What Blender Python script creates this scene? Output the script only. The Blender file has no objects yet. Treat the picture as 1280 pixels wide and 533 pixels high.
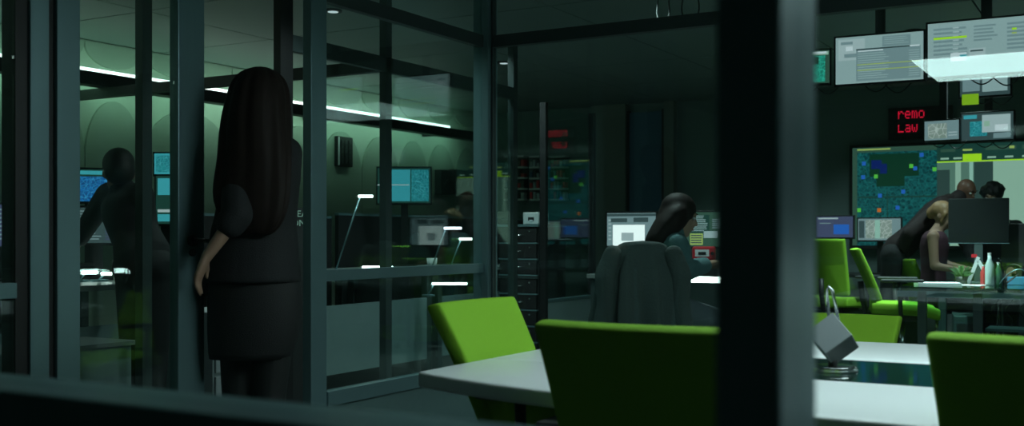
import bpy, bmesh, math, random
from mathutils import Vector, Matrix, Quaternion
random.seed(7)
S = bpy.context.scene
COL = S.collection
R = math.radians
# ---------------------------------------------------------------- camera, world, exposure
F = 1351.0; CX = 640.0; HY = 296.0; EYE = 1.10      # focal length in px of the 1280x533 frame, horizon row, eye height
cd = bpy.data.cameras.new('camera'); cam = bpy.data.objects.new('camera', cd); COL.objects.link(cam)
cd.sensor_width = 36.0; cd.lens = F/1280*36.0; cd.shift_y = (HY-266.5)/1280
cam.location = (0, 0, EYE); cam.rotation_euler = (R(90), 0, R(30)); cd.clip_start = 0.05
cd.dof.use_dof = True; cd.dof.focus_distance = 5.2; cd.dof.aperture_fstop = 4.0
S.camera = cam
w = bpy.data.worlds.new('world'); S.world = w; w.use_nodes = True
w.node_tree.nodes['Background'].inputs[0].default_value = (0.25, 0.55, 0.5, 1)
w.node_tree.nodes['Background'].inputs[1].default_value = 0.004
S.view_settings.view_transform = 'Standard'; S.view_settings.look = 'None'
S.view_settings.exposure = 0.0; S.view_settings.gamma = 1.0; S.view_settings.use_curve_mapping = False
S.cycles.transparent_max_bounces = 40; S.cycles.max_bounces = 10; S.cycles.glossy_bounces = 6

def W(px, D):
    a = (px-CX)/F; return ((.8660254*a-.5)*D, (.5*a+.8660254)*D)
def P(px, py, D):
    x, y = W(px, D); return Vector((x, y, EYE+(HY-py)/F*D))
def DY(px, Y): return Y/(.5*(px-CX)/F+.8660254)
def DX(px, X): return X/(.8660254*(px-CX)/F-.5)

# ---------------------------------------------------------------- materials
M = {}
def mat(name, col, rough=.6, metal=0, emit=None, estr=1.0, noise=0.0, nscale=30, bump=0.0, bscale=120, spec=.5, coat=0):
    m = bpy.data.materials.new(name); m.use_nodes = True; M[name] = m
    nt = m.node_tree; b = nt.nodes['Principled BSDF']
    b.inputs['Base Color'].default_value = (*col, 1); b.inputs['Roughness'].default_value = rough
    b.inputs['Metallic'].default_value = metal; b.inputs['Specular IOR Level'].default_value = spec
    b.inputs['Coat Weight'].default_value = coat
    if noise:
        tc = nt.nodes.new('ShaderNodeTexCoord'); n = nt.nodes.new('ShaderNodeTexNoise'); n.inputs['Scale'].default_value = nscale
        n.inputs['Detail'].default_value = 4
        mx = nt.nodes.new('ShaderNodeMix'); mx.data_type = 'RGBA'
        mx.inputs[6].default_value = (*[c*(1-noise) for c in col], 1); mx.inputs[7].default_value = (*[min(1, c*(1+noise)) for c in col], 1)
        nt.links.new(tc.outputs['Object'], n.inputs['Vector']); nt.links.new(n.outputs['Fac'], mx.inputs[0]); nt.links.new(mx.outputs[2], b.inputs['Base Color'])
    if bump:
        tc = nt.nodes.new('ShaderNodeTexCoord'); n = nt.nodes.new('ShaderNodeTexNoise'); n.inputs['Scale'].default_value = bscale
        bp = nt.nodes.new('ShaderNodeBump'); bp.inputs['Strength'].default_value = bump; bp.inputs['Distance'].default_value = .01
        nt.links.new(tc.outputs['Object'], n.inputs['Vector']); nt.links.new(n.outputs['Fac'], bp.inputs['Height']); nt.links.new(bp.outputs[0], b.inputs['Normal'])
    if emit:
        b.inputs['Emission Color'].default_value = (*emit, 1); b.inputs['Emission Strength'].default_value = estr
    return m
def lit(name, col, s=1.0):
    return mat(name, (.01, .01, .01), .3, emit=col, estr=s)
def glass(name, tint, ior):
    m = bpy.data.materials.new(name); m.use_nodes = True; M[name] = m; nt = m.node_tree; nt.nodes.clear()
    o = nt.nodes.new('ShaderNodeOutputMaterial'); mx = nt.nodes.new('ShaderNodeMixShader')
    t = nt.nodes.new('ShaderNodeBsdfTransparent'); t.inputs[0].default_value = (*tint, 1)
    g = nt.nodes.new('ShaderNodeBsdfGlossy'); g.inputs['Roughness'].default_value = 0.0; g.inputs[0].default_value = (.9, 1, .97, 1)
    fr = nt.nodes.new('ShaderNodeFresnel'); ge = nt.nodes.new('ShaderNodeNewGeometry')
    k = nt.nodes.new('ShaderNodeMix'); k.inputs[2].default_value = ior; k.inputs[3].default_value = 1/ior
    nt.links.new(ge.outputs['Backfacing'], k.inputs[0]); nt.links.new(k.outputs[0], fr.inputs['IOR'])
    nt.links.new(fr.outputs[0], mx.inputs[0]); nt.links.new(t.outputs[0], mx.inputs[1]); nt.links.new(g.outputs[0], mx.inputs[2])
    nt.links.new(mx.outputs[0], o.inputs[0]); return m
def map_screen(name, base, street, block, scale, s=1.0, rot=.4):
    m = bpy.data.materials.new(name); m.use_nodes = True; M[name] = m; nt = m.node_tree; b = nt.nodes['Principled BSDF']
    b.inputs['Base Color'].default_value = (.01, .01, .01, 1); b.inputs['Roughness'].default_value = .35
    tc = nt.nodes.new('ShaderNodeTexCoord'); mp = nt.nodes.new('ShaderNodeMapping'); mp.inputs['Rotation'].default_value = (0, rot, 0)
    v = nt.nodes.new('ShaderNodeTexVoronoi'); v.feature = 'DISTANCE_TO_EDGE'; v.inputs['Scale'].default_value = scale
    v2 = nt.nodes.new('ShaderNodeTexVoronoi'); v2.distance = 'CHEBYCHEV'; v2.inputs['Scale'].default_value = scale*2.2
    cr = nt.nodes.new('ShaderNodeValToRGB'); cr.color_ramp.elements[0].position = .0; cr.color_ramp.elements[0].color = (1, 1, 1, 1)
    cr.color_ramp.elements[1].position = .07; cr.color_ramp.elements[1].color = (0, 0, 0, 1)
    mx = nt.nodes.new('ShaderNodeMix'); mx.data_type = 'RGBA'; mx.inputs[6].default_value = (*base, 1); mx.inputs[7].default_value = (*block, 1)
    m2 = nt.nodes.new('ShaderNodeMix'); m2.data_type = 'RGBA'; m2.inputs[7].default_value = (*street, 1)
    L = nt.links.new
    L(tc.outputs['Object'], mp.inputs[0]); L(mp.outputs[0], v.inputs['Vector']); L(mp.outputs[0], v2.inputs['Vector'])
    sc = nt.nodes.new('ShaderNodeSeparateColor'); L(v2.outputs['Color'], sc.inputs[0]); L(sc.outputs[0], mx.inputs[0])
    L(v.outputs['Distance'], cr.inputs[0]); L(cr.outputs[0], m2.inputs[0]); L(mx.outputs[2], m2.inputs[6])
    L(m2.outputs[2], b.inputs['Emission Color']); b.inputs['Emission Strength'].default_value = s
    return m
mat('alu', (.17, .29, .31), .36, .5, noise=.08, nscale=8)
glass('glass_desk', (.62, .80, .75), 1.5)
mat('alu_dark', (.05, .075, .075), .5, .3)
mat('black', (.012, .013, .014), .5)
mat('black_gloss', (.01, .012, .012), .12)
mat('plastic_dark', (.03, .035, .035), .45)
mat('chrome', (.55, .6, .6), .2, 1)
mat('plinth', (.11, .19, .19), .6, noise=.1)
mat('floor', (.045, .055, .052), .55, noise=.25, nscale=3)
mat('ceiling', (.19, .24, .225), .45, noise=.06, nscale=2)
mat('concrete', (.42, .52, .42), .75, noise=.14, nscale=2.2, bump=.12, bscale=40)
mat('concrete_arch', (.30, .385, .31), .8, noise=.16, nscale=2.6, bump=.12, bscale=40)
mat('darkwall', (.14, .20, .19), .8, noise=.12, nscale=2)
mat('pilaster', (.15, .18, .155), .8, noise=.1, nscale=3)
mat('bluedoor', (.05, .12, .19), .6, noise=.08)
mat('tabletop', (.70, .75, .77), .32, noise=.03, nscale=5)
mat('inlay', (.006, .02, .016), .06)
mat('green', (.19, .40, .026), .85, noise=.10, nscale=260, bump=.25, bscale=700, spec=.2)
mat('desk', (.22, .26, .25), .35, noise=.08)
mat('deskpanel', (.20, .29, .29), .6, noise=.06)
mat('deskpanel_light', (.36, .42, .43), .6, noise=.05)
mat('skin', (.37, .23, .16), .5, noise=.08, nscale=20)
mat('skin_dark', (.20, .095, .06), .45, noise=.1, nscale=20)
mat('hair_dark', (.016, .010, .008), .65, noise=.6, nscale=60, spec=.2)
mat('hair_black', (.008, .008, .008), .6)
mat('hair_blonde', (.34, .20, .10), .5, noise=.3, nscale=60)
mat('cloth_black', (.012, .014, .016), .8, bump=.2, bscale=200)
mat('cloth_skirt', (.015, .017, .018), .7, bump=.3, bscale=300)
mat('tights', (.015, .018, .018), .6)
mat('cloth_brown', (.022, .012, .013), .8, bump=.2, bscale=200)
mat('cloth_teal', (.09, .19, .20), .9, bump=.6, bscale=160)
mat('cloth_maroon', (.06, .02, .035), .8)
mat('jeans', (.12, .15, .17), .8, bump=.3, bscale=300)
mat('coat', (.075, .095, .09), .9, bump=.4, bscale=90)
mat('paper', (.75, .78, .8), .8)
mat('white_plastic', (.55, .6, .6), .5)
mat('redplastic', (.5, .02, .03), .4)
mat('cube', (.085, .105, .11), .5, noise=.05)
mat('cubeface', (.17, .20, .215), .4, noise=.04)
mat('leaf', (.04, .12, .03), .6, noise=.4, nscale=30)
mat('eye', (.6, .6, .58), .2); mat('lips', (.35, .12, .10), .5)
lit('panel_light', (.82, 1.0, 1.0), 6.8)
lit('led', (.85, 1.0, .95), 7.0)
lit('led_strip', (.85, 1.0, .95), 3.2); lit('led_bar', (.85, 1.0, .98), 22)
lit('wash_fill', (.60, 1.0, .78), 5.6)
lit('led_pink', (1.0, .85, .98), 5.0)
lit('red', (1.0, .01, .05), .8)
lit('s_grey', (.30, .40, .41), 1.0); lit('s_grey2', (.19, .27, .29), 1.0); lit('s_dark', (.045, .075, .08), 1.0); lit('s_line', (.40, .48, .50), 1.0)
lit('s_white', (.62, .68, .72), 1.0); lit('s_lime', (.42, .75, .02), 1.0); lit('s_yellow', (.35, .45, .12), 1.0); lit('s_frame', (.035, .085, .06), 1.0)
lit('s_bar', (.012, .05, .04), 1.0); lit('s_blue', (.02, .12, .5), 1.0); lit('s_cyan', (.05, .35, .42), 1.0); lit('s_purple', (.06, .07, .14), 1.0)
lit('s_orange', (.6, .13, .02), 1.0); lit('s_green', (.1, .5, .06), 1.0); lit('s_navy', (.004, .015, .12), 1.0); lit('s_park', (.004, .035, .018), 1.0)
lit('s_pale', (.30, .46, .36), 1.0); lit('s_room', (.10, .19, .15), 1.0); lit('s_roomdark', (.03, .06, .055), 1.0); lit('s_white2', (.95, 1.0, 1.0), 1.2)
lit('s_mint', (.30, .50, .42), 1.0); lit('sticky_glow', (.30, .55, .02), .8)
map_screen('map_teal', (.002, .03, .036), (.012, .15, .145), (.007, .095, .10), 24)
map_screen('map_green', (.01, .16, .11), (.05, .55, .40), (.02, .30, .22), 45)
map_screen('map_blue', (.005, .05, .18), (.05, .35, .65), (.01, .14, .40), 44)
map_screen('map_grey', (.28, .32, .30), (.5, .55, .52), (.20, .26, .22), 22)
map_screen('map_cyan', (.01, .16, .20), (.08, .42, .48), (.02, .25, .28), 38)
glass('glass', (.905, .97, .965), 1.60)
glass('glass_front', (.955, .985, .975), 1.4)

# ---------------------------------------------------------------- mesh helpers
class MB:
    def __init__(s): s.v = []; s.f = []; s.mi = []; s.cur = 0
    def add(s, vs, fs):
        o = len(s.v); s.v += [Vector(v) for v in vs]
        for f in fs: s.f.append([i+o for i in f]); s.mi.append(s.cur)
        return s
    def box(s, a, b, rot=None, piv=None):
        x0, y0, z0 = [min(p, q) for p, q in zip(a, b)]; x1, y1, z1 = [max(p, q) for p, q in zip(a, b)]
        vs = [Vector(p) for p in ((x0,y0,z0),(x1,y0,z0),(x1,y1,z0),(x0,y1,z0),(x0,y0,z1),(x1,y0,z1),(x1,y1,z1),(x0,y1,z1))]
        if rot is not None:
            c = Vector(piv) if piv is not None else (Vector(a)+Vector(b))/2
            vs = [c+rot@(v-c) for v in vs]
        return s.add(vs, [(0,3,2,1),(4,5,6,7),(0,1,5,4),(1,2,6,5),(2,3,7,6),(3,0,4,7)])
    def quad(s, p0, p1, p2, p3): return s.add([p0, p1, p2, p3], [(0,1,2,3)])
    def loft(s, rings, n=16, cap=True):
        vs = []; fs = []
        for c, a, b in rings:
            c = Vector(c); a = Vector(a); b = Vector(b)
            for i in range(n):
                t = 2*math.pi*i/n; vs.append(c+a*math.cos(t)+b*math.sin(t))
        for k in range(len(rings)-1):
            for i in range(n):
                j = (i+1) % n; fs.append((k*n+i, k*n+j, (k+1)*n+j, (k+1)*n+i))
        if cap: fs.append(tuple(range(n-1, -1, -1))); fs.append(tuple(range((len(rings)-1)*n, len(rings)*n)))
        return s.add(vs, fs)
    def capsule(s, p, q, r1, r2, n=12, flat=None):
        p = Vector(p); q = Vector(q); d = q-p
        if d.length < 1e-6: d = Vector((0,0,1e-4))
        d.normalize(); u = d.orthogonal().normalized()
        if flat is not None:
            u = (Vector(flat[0])-d*Vector(flat[0]).dot(d)).normalized()
        v = d.cross(u); fu, fv = (flat[1], flat[2]) if flat is not None else (1, 1)
        rings = []
        for k in range(1, 5):
            t = math.pi/2*k/4; rings.append((p-d*r1*math.cos(t), u*r1*math.sin(t)*fu, v*r1*math.sin(t)*fv))
        for k in range(4, 0, -1):
            t = math.pi/2*k/4; rings.append((q+d*r2*math.cos(t), u*r2*math.sin(t)*fu, v*r2*math.sin(t)*fv))
        return s.loft(rings, n)
    def chain(s, pts, rs, n=12):
        for i in range(len(pts)-1): s.capsule(pts[i], pts[i+1], rs[i], rs[i+1], n)
        return s
    def ellip(s, c, r, rot=None, n=16, m=10):
        rot = rot or Matrix.Identity(3); c = Vector(c); rings = []
        for k in range(m+1):
            t = math.pi*(k+.02)/(m+.04); z = -math.cos(t); q = math.sin(t)
            rings.append((c+rot@Vector((0,0,z*r[2])), rot@Vector((r[0]*q,0,0)), rot@Vector((0,r[1]*q,0))))
        return s.loft(rings, n)
    def cyl(s, p, q, r, r2=None, n=16):
        p = Vector(p); q = Vector(q); d = (q-p).normalized(); u = d.orthogonal().normalized(); v = d.cross(u); r2 = r if r2 is None else r2
        return s.loft([(p, u*r, v*r), (q, u*r2, v*r2)], n)
    def tube(s, pts, r, n=8):
        pts = [Vector(p) for p in pts]; rings = []; u = None
        for i, p in enumerate(pts):
            d = (pts[min(i+1, len(pts)-1)]-pts[max(i-1, 0)]).normalized()
            u = d.orthogonal().normalized() if u is None else (u-d*u.dot(d)).normalized()
            rings.append((p, u*r, d.cross(u)*r))
        return s.loft(rings, n)
    def prism(s, pts, z0, z1):
        n = len(pts); vs = [(x, y, z0) for x, y in pts]+[(x, y, z1) for x, y in pts]
        return s.add(vs, [tuple(range(n-1, -1, -1)), tuple(range(n, 2*n))]+[(i, (i+1) % n, n+(i+1) % n, n+i) for i in range(n)])
    def mesh(s, name, mats, smooth=False, bevel=0, seg=2):
        me = bpy.data.meshes.new(name); me.from_pydata([tuple(v) for v in s.v], [], s.f)
        for m in mats: me.materials.append(M[m])
        me.polygons.foreach_set('material_index', s.mi)
        bm = bmesh.new(); bm.from_mesh(me); bmesh.ops.recalc_face_normals(bm, faces=bm.faces)
        if bevel: bmesh.ops.bevel(bm, geom=list(bm.edges), offset=bevel, segments=seg, profile=.5, affect='EDGES', clamp_overlap=True)
        bm.to_mesh(me); bm.free()
        if smooth:
            me.polygons.foreach_set('use_smooth', [True]*len(me.polygons))
        return me
    def build(s, name, m, parent=None, smooth=False, bevel=0, label=None, seg=2):
        o = bpy.data.objects.new(name, s.mesh(name, [m] if isinstance(m, str) else m, smooth, bevel, seg)); COL.objects.link(o)
        if parent: o.parent = parent
        if label: o['label'] = label
        return o
def empty(name, loc=(0,0,0), rz=0, label=None, cat=None, group=None, kind=None):
    o = bpy.data.objects.new(name, None); COL.objects.link(o); o.location = loc; o.rotation_euler = (0, 0, rz); o.empty_display_size = .1
    return tag(o, label, cat, group, kind)
def tag(o, label=None, cat=None, group=None, kind=None):
    if label: o['label'] = label
    if cat: o['category'] = cat
    if group: o['group'] = group
    if kind: o['kind'] = kind
    return o
def bx(name, a, b, m, parent=None, bevel=0, label=None): return MB().box(a, b).build(name, m, parent, bevel=bevel, label=label)
def autosmooth(o, ang=40):
    me = o.data; me.polygons.foreach_set('use_smooth', [True]*len(me.polygons))
    me.set_sharp_from_angle(angle=R(ang)); return o
def point_light(name, typ, loc, energy, col, parent=None, size=.1, rot=None, spot=None):
    l = bpy.data.lights.new(name, typ); l.energy = energy; l.color = col
    if typ == 'SPOT': l.spot_size = spot or R(110); l.spot_blend = .8; l.shadow_soft_size = size
    elif typ == 'AREA': l.size = size
    o = bpy.data.objects.new(name, l); COL.objects.link(o); o.location = loc
    if rot: o.rotation_euler = rot
    if parent: o.parent = parent
    return o
def text_mesh(name, body, size, m, extrude=.002, parent=None):
    c = bpy.data.curves.new(name, 'FONT'); c.body = body; c.size = size; c.extrude = extrude
    t = bpy.data.objects.new(name+'_tmp', c); COL.objects.link(t); bpy.context.view_layer.update()
    me = bpy.data.meshes.new_from_object(t.evaluated_get(bpy.context.evaluated_depsgraph_get())); bpy.data.objects.remove(t)
    me.materials.clear(); me.materials.append(M[m]); o = bpy.data.objects.new(name, me); COL.objects.link(o)
    if parent: o.parent = parent
    return o

# ---------------------------------------------------------------- the shell
XW, YB2, XR, YF, ZC = -6.95, 11.3, 2.3, -2.2, 2.60
XA, YB, YC = -3.10, 5.08, .80
fl = MB().box((XW-.2, YF-.2, -.1), (XR+.2, YB2+.2, 0)).build('floor', 'floor'); tag(fl, 'dark smooth office floor', kind='structure')
ce = empty('ceiling', (0,0,0), label='grey green ceiling of large square panels with thin dark joints', kind='structure')
bx('ceiling_slab', (XW-.2, YF-.2, ZC+.03), (XR+.2, YB2+.2, ZC+.13), 'black', ce)
PS = 1.2; gx = XW+.05; pm = None
i = 0
while gx < XR:
    gy = YF
    while gy < YB2:
        x1 = min(gx+PS, XR); y1 = min(gy+PS, YB2)
        bx('ceiling_panel', (gx+.006, gy+.006, ZC), (x1-.006, y1-.006, ZC+.03), 'ceiling', ce); gy += PS
    gx += PS
# far left wall with arched relief, a cable tray and the light strip on top of it
wl = empty('wall_far_left', (XW, 5, 0), label='pale green concrete wall with shallow arched relief panels', kind='structure')
bx('wall_slab', (-.2, YF-5, 0), (0, YB2-5, ZC+.03), 'concrete', wl)
ZS = 2.30
bnd = [2.0, 2.6, 3.2, 3.8, 4.4, 4.95, 5.5, 6.05, 7.05, 7.65, 8.25, 8.9, 9.55, 10.1, 10.65, 11.2]
for k in range(len(bnd)-1):
    a, b = bnd[k]-5, bnd[k+1]-5; c = (a+b)/2; hw = (b-a)/2-.004; zt = ZS-.10
    pts = [(c-hw, .75)]+[(c-hw*math.cos(t), zt-.50+.46*math.sin(t)) for t in [math.pi*q/16 for q in range(17)]]+[(c+hw, .75)]
    n = len(pts); vs = [(.0, y, z) for y, z in pts]+[(.022, y, z) for y, z in pts]
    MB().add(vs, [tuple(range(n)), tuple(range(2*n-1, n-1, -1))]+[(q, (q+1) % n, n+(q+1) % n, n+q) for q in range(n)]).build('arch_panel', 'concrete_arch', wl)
    pts = [(c-hw, ZC)]+[(c-hw*math.cos(t), ZC-.02-.17*math.sin(t)) for t in [math.pi*q/16 for q in range(17)]]+[(c+hw, ZC)]
    n = len(pts); vs = [(.0, y, z) for y, z in pts]+[(.02, y, z) for y, z in pts]
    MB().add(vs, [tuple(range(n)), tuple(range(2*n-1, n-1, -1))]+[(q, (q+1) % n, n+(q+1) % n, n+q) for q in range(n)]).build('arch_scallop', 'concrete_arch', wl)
ct = empty('cable_tray', (XW, 5, 2.2), label='long dark cable tray with a bright light strip along the pale far wall', cat='light strip')
bx('tray', (.30, -5.5, .0), (.42, 5.9, .095), 'black', ct)
for y in (-5, -3, -1, 1, 3, 5): bx('bracket', (.023, y-.02, .02), (.30, y+.02, .05), 'black', ct)
bx('light_strip', (.385, -5.4, .0955), (.418, 4.95, .118), 'led_strip', ct, label='bright white light strip')
bx('fill_strip', (.290, -5.4, .005), (.2995, 5.6, .09), 'wash_fill', ct, label='added hidden strip that brightens the wall')  # unseen strip added behind the tray to brighten the wall
# far back wall
wb = empty('wall_far_back', (-2, YB2, 0), label='dark painted wall behind the big display', kind='structure')
bx('wall_slab', (XW+1.8, 0, 0), (XR+2.2, .2, ZC+.03), 'darkwall', wb)
for p0, p1 in ((744, 786), (834, 846)):
    x0 = W(p0, DY(p0, YB2))[0]+2; x1 = W(p1, DY(p1, YB2))[0]+2
    bx('pilaster', (x0, -.10, 0), (x1, 0, ZC), 'pilaster', wb)
x0 = W(787, DY(787, YB2))[0]; x1 = W(832, DY(832, YB2))[0]
d1 = empty('door_1', ((x0+x1)/2, YB2-.05, 0), label='dark blue door in the far back wall', kind='structure'); hw = (x1-x0)/2
bx('door_leaf', (-hw, 0, 0), (hw, .045, 2.5), 'bluedoor', d1)
for s in (-1, 1): bx('door_frame', (s*hw-.02, -.02, 0), (s*hw+.02, .048, 2.52), 'black', d1)
bx('handle', (hw-.10, -.05, 1.0), (hw-.05, 0, 1.03), 'chrome', d1)
tag(bx('wall_right', (XR, YF, 0), (XR+.2, YB2, ZC+.03), 'darkwall'), 'dark side wall', kind='structure')
tag(bx('wall_behind', (XW, YF-.2, 0), (XR, YF, ZC+.03), 'darkwall'), 'dark wall behind the viewer', kind='structure')

# ---------------------------------------------------------------- glass meeting room
GT = .005
def pane(root, axis, c, a, b, z0, z1, m='glass'):
    if axis == 'Y': return bx('glass_pane', (c-GT, a, z0), (c+GT, b, z1), m, root)
    return bx('glass_pane', (a, c-GT, z0), (b, c+GT, z1), m, root)
ZB0, ZB1 = 2.135, 2.20
wa = empty('wall_left', (0,0,0), label='glazed aluminium partition with an open doorway at the left of the meeting room', kind='structure')
def postA(y0, y1, x0=XA-.025, x1=XA+.022, root=None, m='alu', z1=ZC): return bx('post', (x0, y0, 0), (x1, y1, z1), m, root or wa, bevel=.003)
PA = [(2.235, 2.305), (2.335, 2.425), (2.855, 2.985), (3.60, 3.705)]
for y0, y1 in PA: postA(y0, y1)
bx('gasket', (XA-.04, 2.306, 0), (XA+.005, 2.334, ZC), 'black', wa)
bx('gasket', (XA-.06, 2.19, 0), (XA+.01, 2.234, ZC), 'black', wa)
bx('gasket', (XA-.05, 3.705, 0), (XA-.026, 3.71, ZC), 'black', wa)
postA(YB-.05, YB+.05, XA-.05, XA+.045)
bx('corner_gasket', (XA+.0455, YB-.02, 0), (XA+.056, YB+.02, ZC), 'alu_dark', wa)
postA(YC-.05, YC+.05, XA-.05, XA+.05)
for y0, y1 in ((YC+.05, 2.189), (3.706, YB-.05)):
    bx('mid_rail', (XA-.022, y0, .903), (XA+.02, y1, .953), 'alu', wa, bevel=.002)
    bx('bottom_rail', (XA-.022, y0, .352), (XA+.03, y1, .417), 'alu', wa, bevel=.002)
    bx('plinth_panel', (XA-.015, y0, 0), (XA+.012, y1, .352), 'plinth', wa)
    pane(wa, 'Y', XA, y0, y1, .954, ZB0); pane(wa, 'Y', XA, y0, y1, .418, .902)
pane(wa, 'Y', XA, 2.426, 2.854, .06, ZB0, 'glass_front')
bx('bottom_rail', (XA-.02, 2.426, 0), (XA+.02, 2.854, .06), 'alu_dark', wa)
bx('top_beam', (XA-.024, YC+.05, ZB0), (XA+.018, YB-.05, ZB1), 'alu_dark', wa, bevel=.002)
for y0, y1 in ((YC+.05, 2.235), (2.425, 2.855), (2.985, 3.60), (3.705, YB-.05)): pane(wa, 'Y', XA, y0, y1, ZB1, ZC)
dl = empty('door_2', (XA-.06, 2.955, 0), R(-93), label='open glass door leaf beside the standing woman', kind='structure')
bx('door_leaf', (.0, -.005, .05), (.60, .005, 2.10), 'glass_front', dl)
bx('door_stile', (-.012, -.02, .01), (.0, .02, 2.12), 'alu_dark', dl); bx('door_stile', (.6, -.02, .01), (.64, .02, 2.12), 'alu_dark', dl)
hd = MB().cyl((.55, .0, 1.0), (.55, .06, 1.0), .012).build('handle', 'black', dl); MB().cyl((.57, .06, 1.0), (.44, .06, 1.0), .010).build('lever', 'black', hd)
lh = empty('door_handle', (XA+.022, 2.92, 1.085), label='black lever handle on the door post beside the standing woman', cat='handle')
MB().cyl((0, 0, 0), (.012, 0, 0), .022).build('rose', 'black', lh, True)
MB().tube([(.012, 0, 0), (.05, 0, 0), (.055, .01, 0), (.055, .09, -.004)], .008).build('lever', 'black', lh, True)
MB().cyl((0, 0, -.045), (.01, 0, -.045), .014).build('lock', 'black', lh, True)

wB = empty('wall_back', (0,0,0), label='full height glass partition behind the meeting table', kind='structure')
bx('top_beam', (XA+.06, YB-.022, ZB0), (XR, YB+.022, ZB1), 'alu_dark', wB, bevel=.002)
bx('bottom_rail', (XA+.06, YB-.02, 0), (XR, YB+.02, .06), 'alu_dark', wB)
for x0, x1 in ((XA+.056, -.05), (0, XR)):
    pane(wB, 'X', YB, x0, x1, .06, ZB0); pane(wB, 'X', YB, x0, x1, ZB1, ZC)
bx('post', (-.05, YB-.05, 0), (0, YB+.05, ZC), 'alu', wB, bevel=.003)

wc = empty('wall_front', (0,0,0), label='near glazed partition with dark post and waist rail', kind='structure')
bx('post', (-.264, YC-.05, 0), (-.216, YC+.05, ZC), 'alu', wc, bevel=.003)
for x0, x1 in ((XA+.05, -.264), (-.216, XR)):
    if x1 < 0: bx('mid_rail', (x0, YC-.05, .87), (x1, YC+.05, .93), 'alu', wc, bevel=.003)
    bx('bottom_rail', (x0, YC-.03, 0), (x1, YC+.03, .10), 'alu', wc)
    bx('top_beam', (x0, YC-.03, ZB0), (x1, YC+.03, ZB1), 'alu_dark', wc)
    if x1 < 0:
        pane(wc, 'X', YC, x0, x1, .93, ZB0, 'glass_front'); pane(wc, 'X', YC, x0, x1, .10, .87, 'glass_front')
    else: pane(wc, 'X', YC, x0, x1, .10, ZB0, 'glass_front')
    pane(wc, 'X', YC, x0, x1, ZB1, ZC, 'glass_front')
# second partition across the corridor
XQ = -4.03
wq = empty('wall_corridor', (0,0,0), label='dark framed glass partition across the corridor', kind='structure')
for y, hw in ((2.86, .045), (3.53, .028), (4.49, .05), (5.42, .03), (7.0, .03)):
    bx('post', (XQ-.03, y-hw, 0), (XQ+.02, y+hw, ZC), 'black' if y < 5.2 and y != 3.53 else 'alu_dark', wq)
bx('beam', (XQ-.02, 4.54, 2.12), (XQ+.02, 6.97, 2.21), 'alu_dark', wq)
bx('beam', (XW, 5.40, 2.13), (XQ-.03, 5.46, 2.20), 'black', wq)
pane(wq, 'Y', XQ, 5.45, 6.97, .1, 2.12)
bx('bottom_rail', (XQ-.02, 5.45, 0), (XQ+.02, 6.97, .1), 'alu_dark', wq)

# ---------------------------------------------------------------- meeting table, pendant, chairs
TZ = .74
tb = empty('meeting_table', (0, 3.0, 0), label='long white boat shaped meeting table with dark glossy centre strip', cat='table')
def outline(inset=0):
    xs = [-1.66+inset+k*(3.32-2*inset)/48 for k in range(49)]
    lo = [(x, -.82+.19*(abs(x)/1.66)**4+inset) for x in xs]
    return lo+[(x, -y) for x, y in reversed(lo)]
def clip(poly, fn):      # keep the points where fn(x,y)>=0 (straight edge clip)
    out = []
    for q in range(len(poly)):
        a, b = poly[q], poly[(q+1) % len(poly)]; fa, fb = fn(*a), fn(*b)
        if fa >= 0: out.append(a)
        if fa*fb < 0:
            t = fa/(fa-fb); out.append((a[0]+(b[0]-a[0])*t, a[1]+(b[1]-a[1])*t))
    return out
O = outline()
IX = 1.12; IY = .255
def slab(nm, poly, m, zt=TZ):
    return autosmooth(MB().prism(poly, TZ-.042, zt).build(nm, m, tb, bevel=.010, seg=3))
slab('top_board', clip(O, lambda x, y: -IY-.002-y), 'tabletop'); slab('top_board', clip(O, lambda x, y: y-IY-.002), 'tabletop')
mid = clip(clip(O, lambda x, y: y+IY), lambda x, y: IY-y)
slab('end_board', clip(mid, lambda x, y: -IX-.002-x), 'tabletop'); slab('end_board', clip(mid, lambda x, y: x-IX-.002), 'tabletop')
bx('centre_strip', (-IX, -IY, TZ-.04), (IX, IY, TZ-.003), 'inlay', tb, label='dark glossy glass strip')
bx('under_frame', (-1.2, -.35, TZ-.09), (1.2, .35, TZ-.043), 'black', tb)
for x in (-.85, .85):
    bx('column', (x-.05, -.09, .04), (x+.05, .09, TZ-.09), 'alu_dark', tb, bevel=.01)
    bx('foot', (x-.06, -.42, 0), (x+.06, .42, .04), 'alu_dark', tb, bevel=.01)

pl = empty('pendant_light', (0, 3.0, 2.13), label='flat white light panel hanging over the meeting table', cat='lamp')
bx('housing', (-1.15, -.5, .006), (1.15, .5, .04), 'white_plastic', pl)
bx('diffuser', (-1.14, -.49, 0), (1.14, .49, .0055), 'panel_light', pl)
for x in (-1, 1):
    for y in (-.4, .4): MB().cyl((x, y, .04), (x, y, ZC-2.13), .003, n=6).build('wire', 'chrome', pl)

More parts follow.
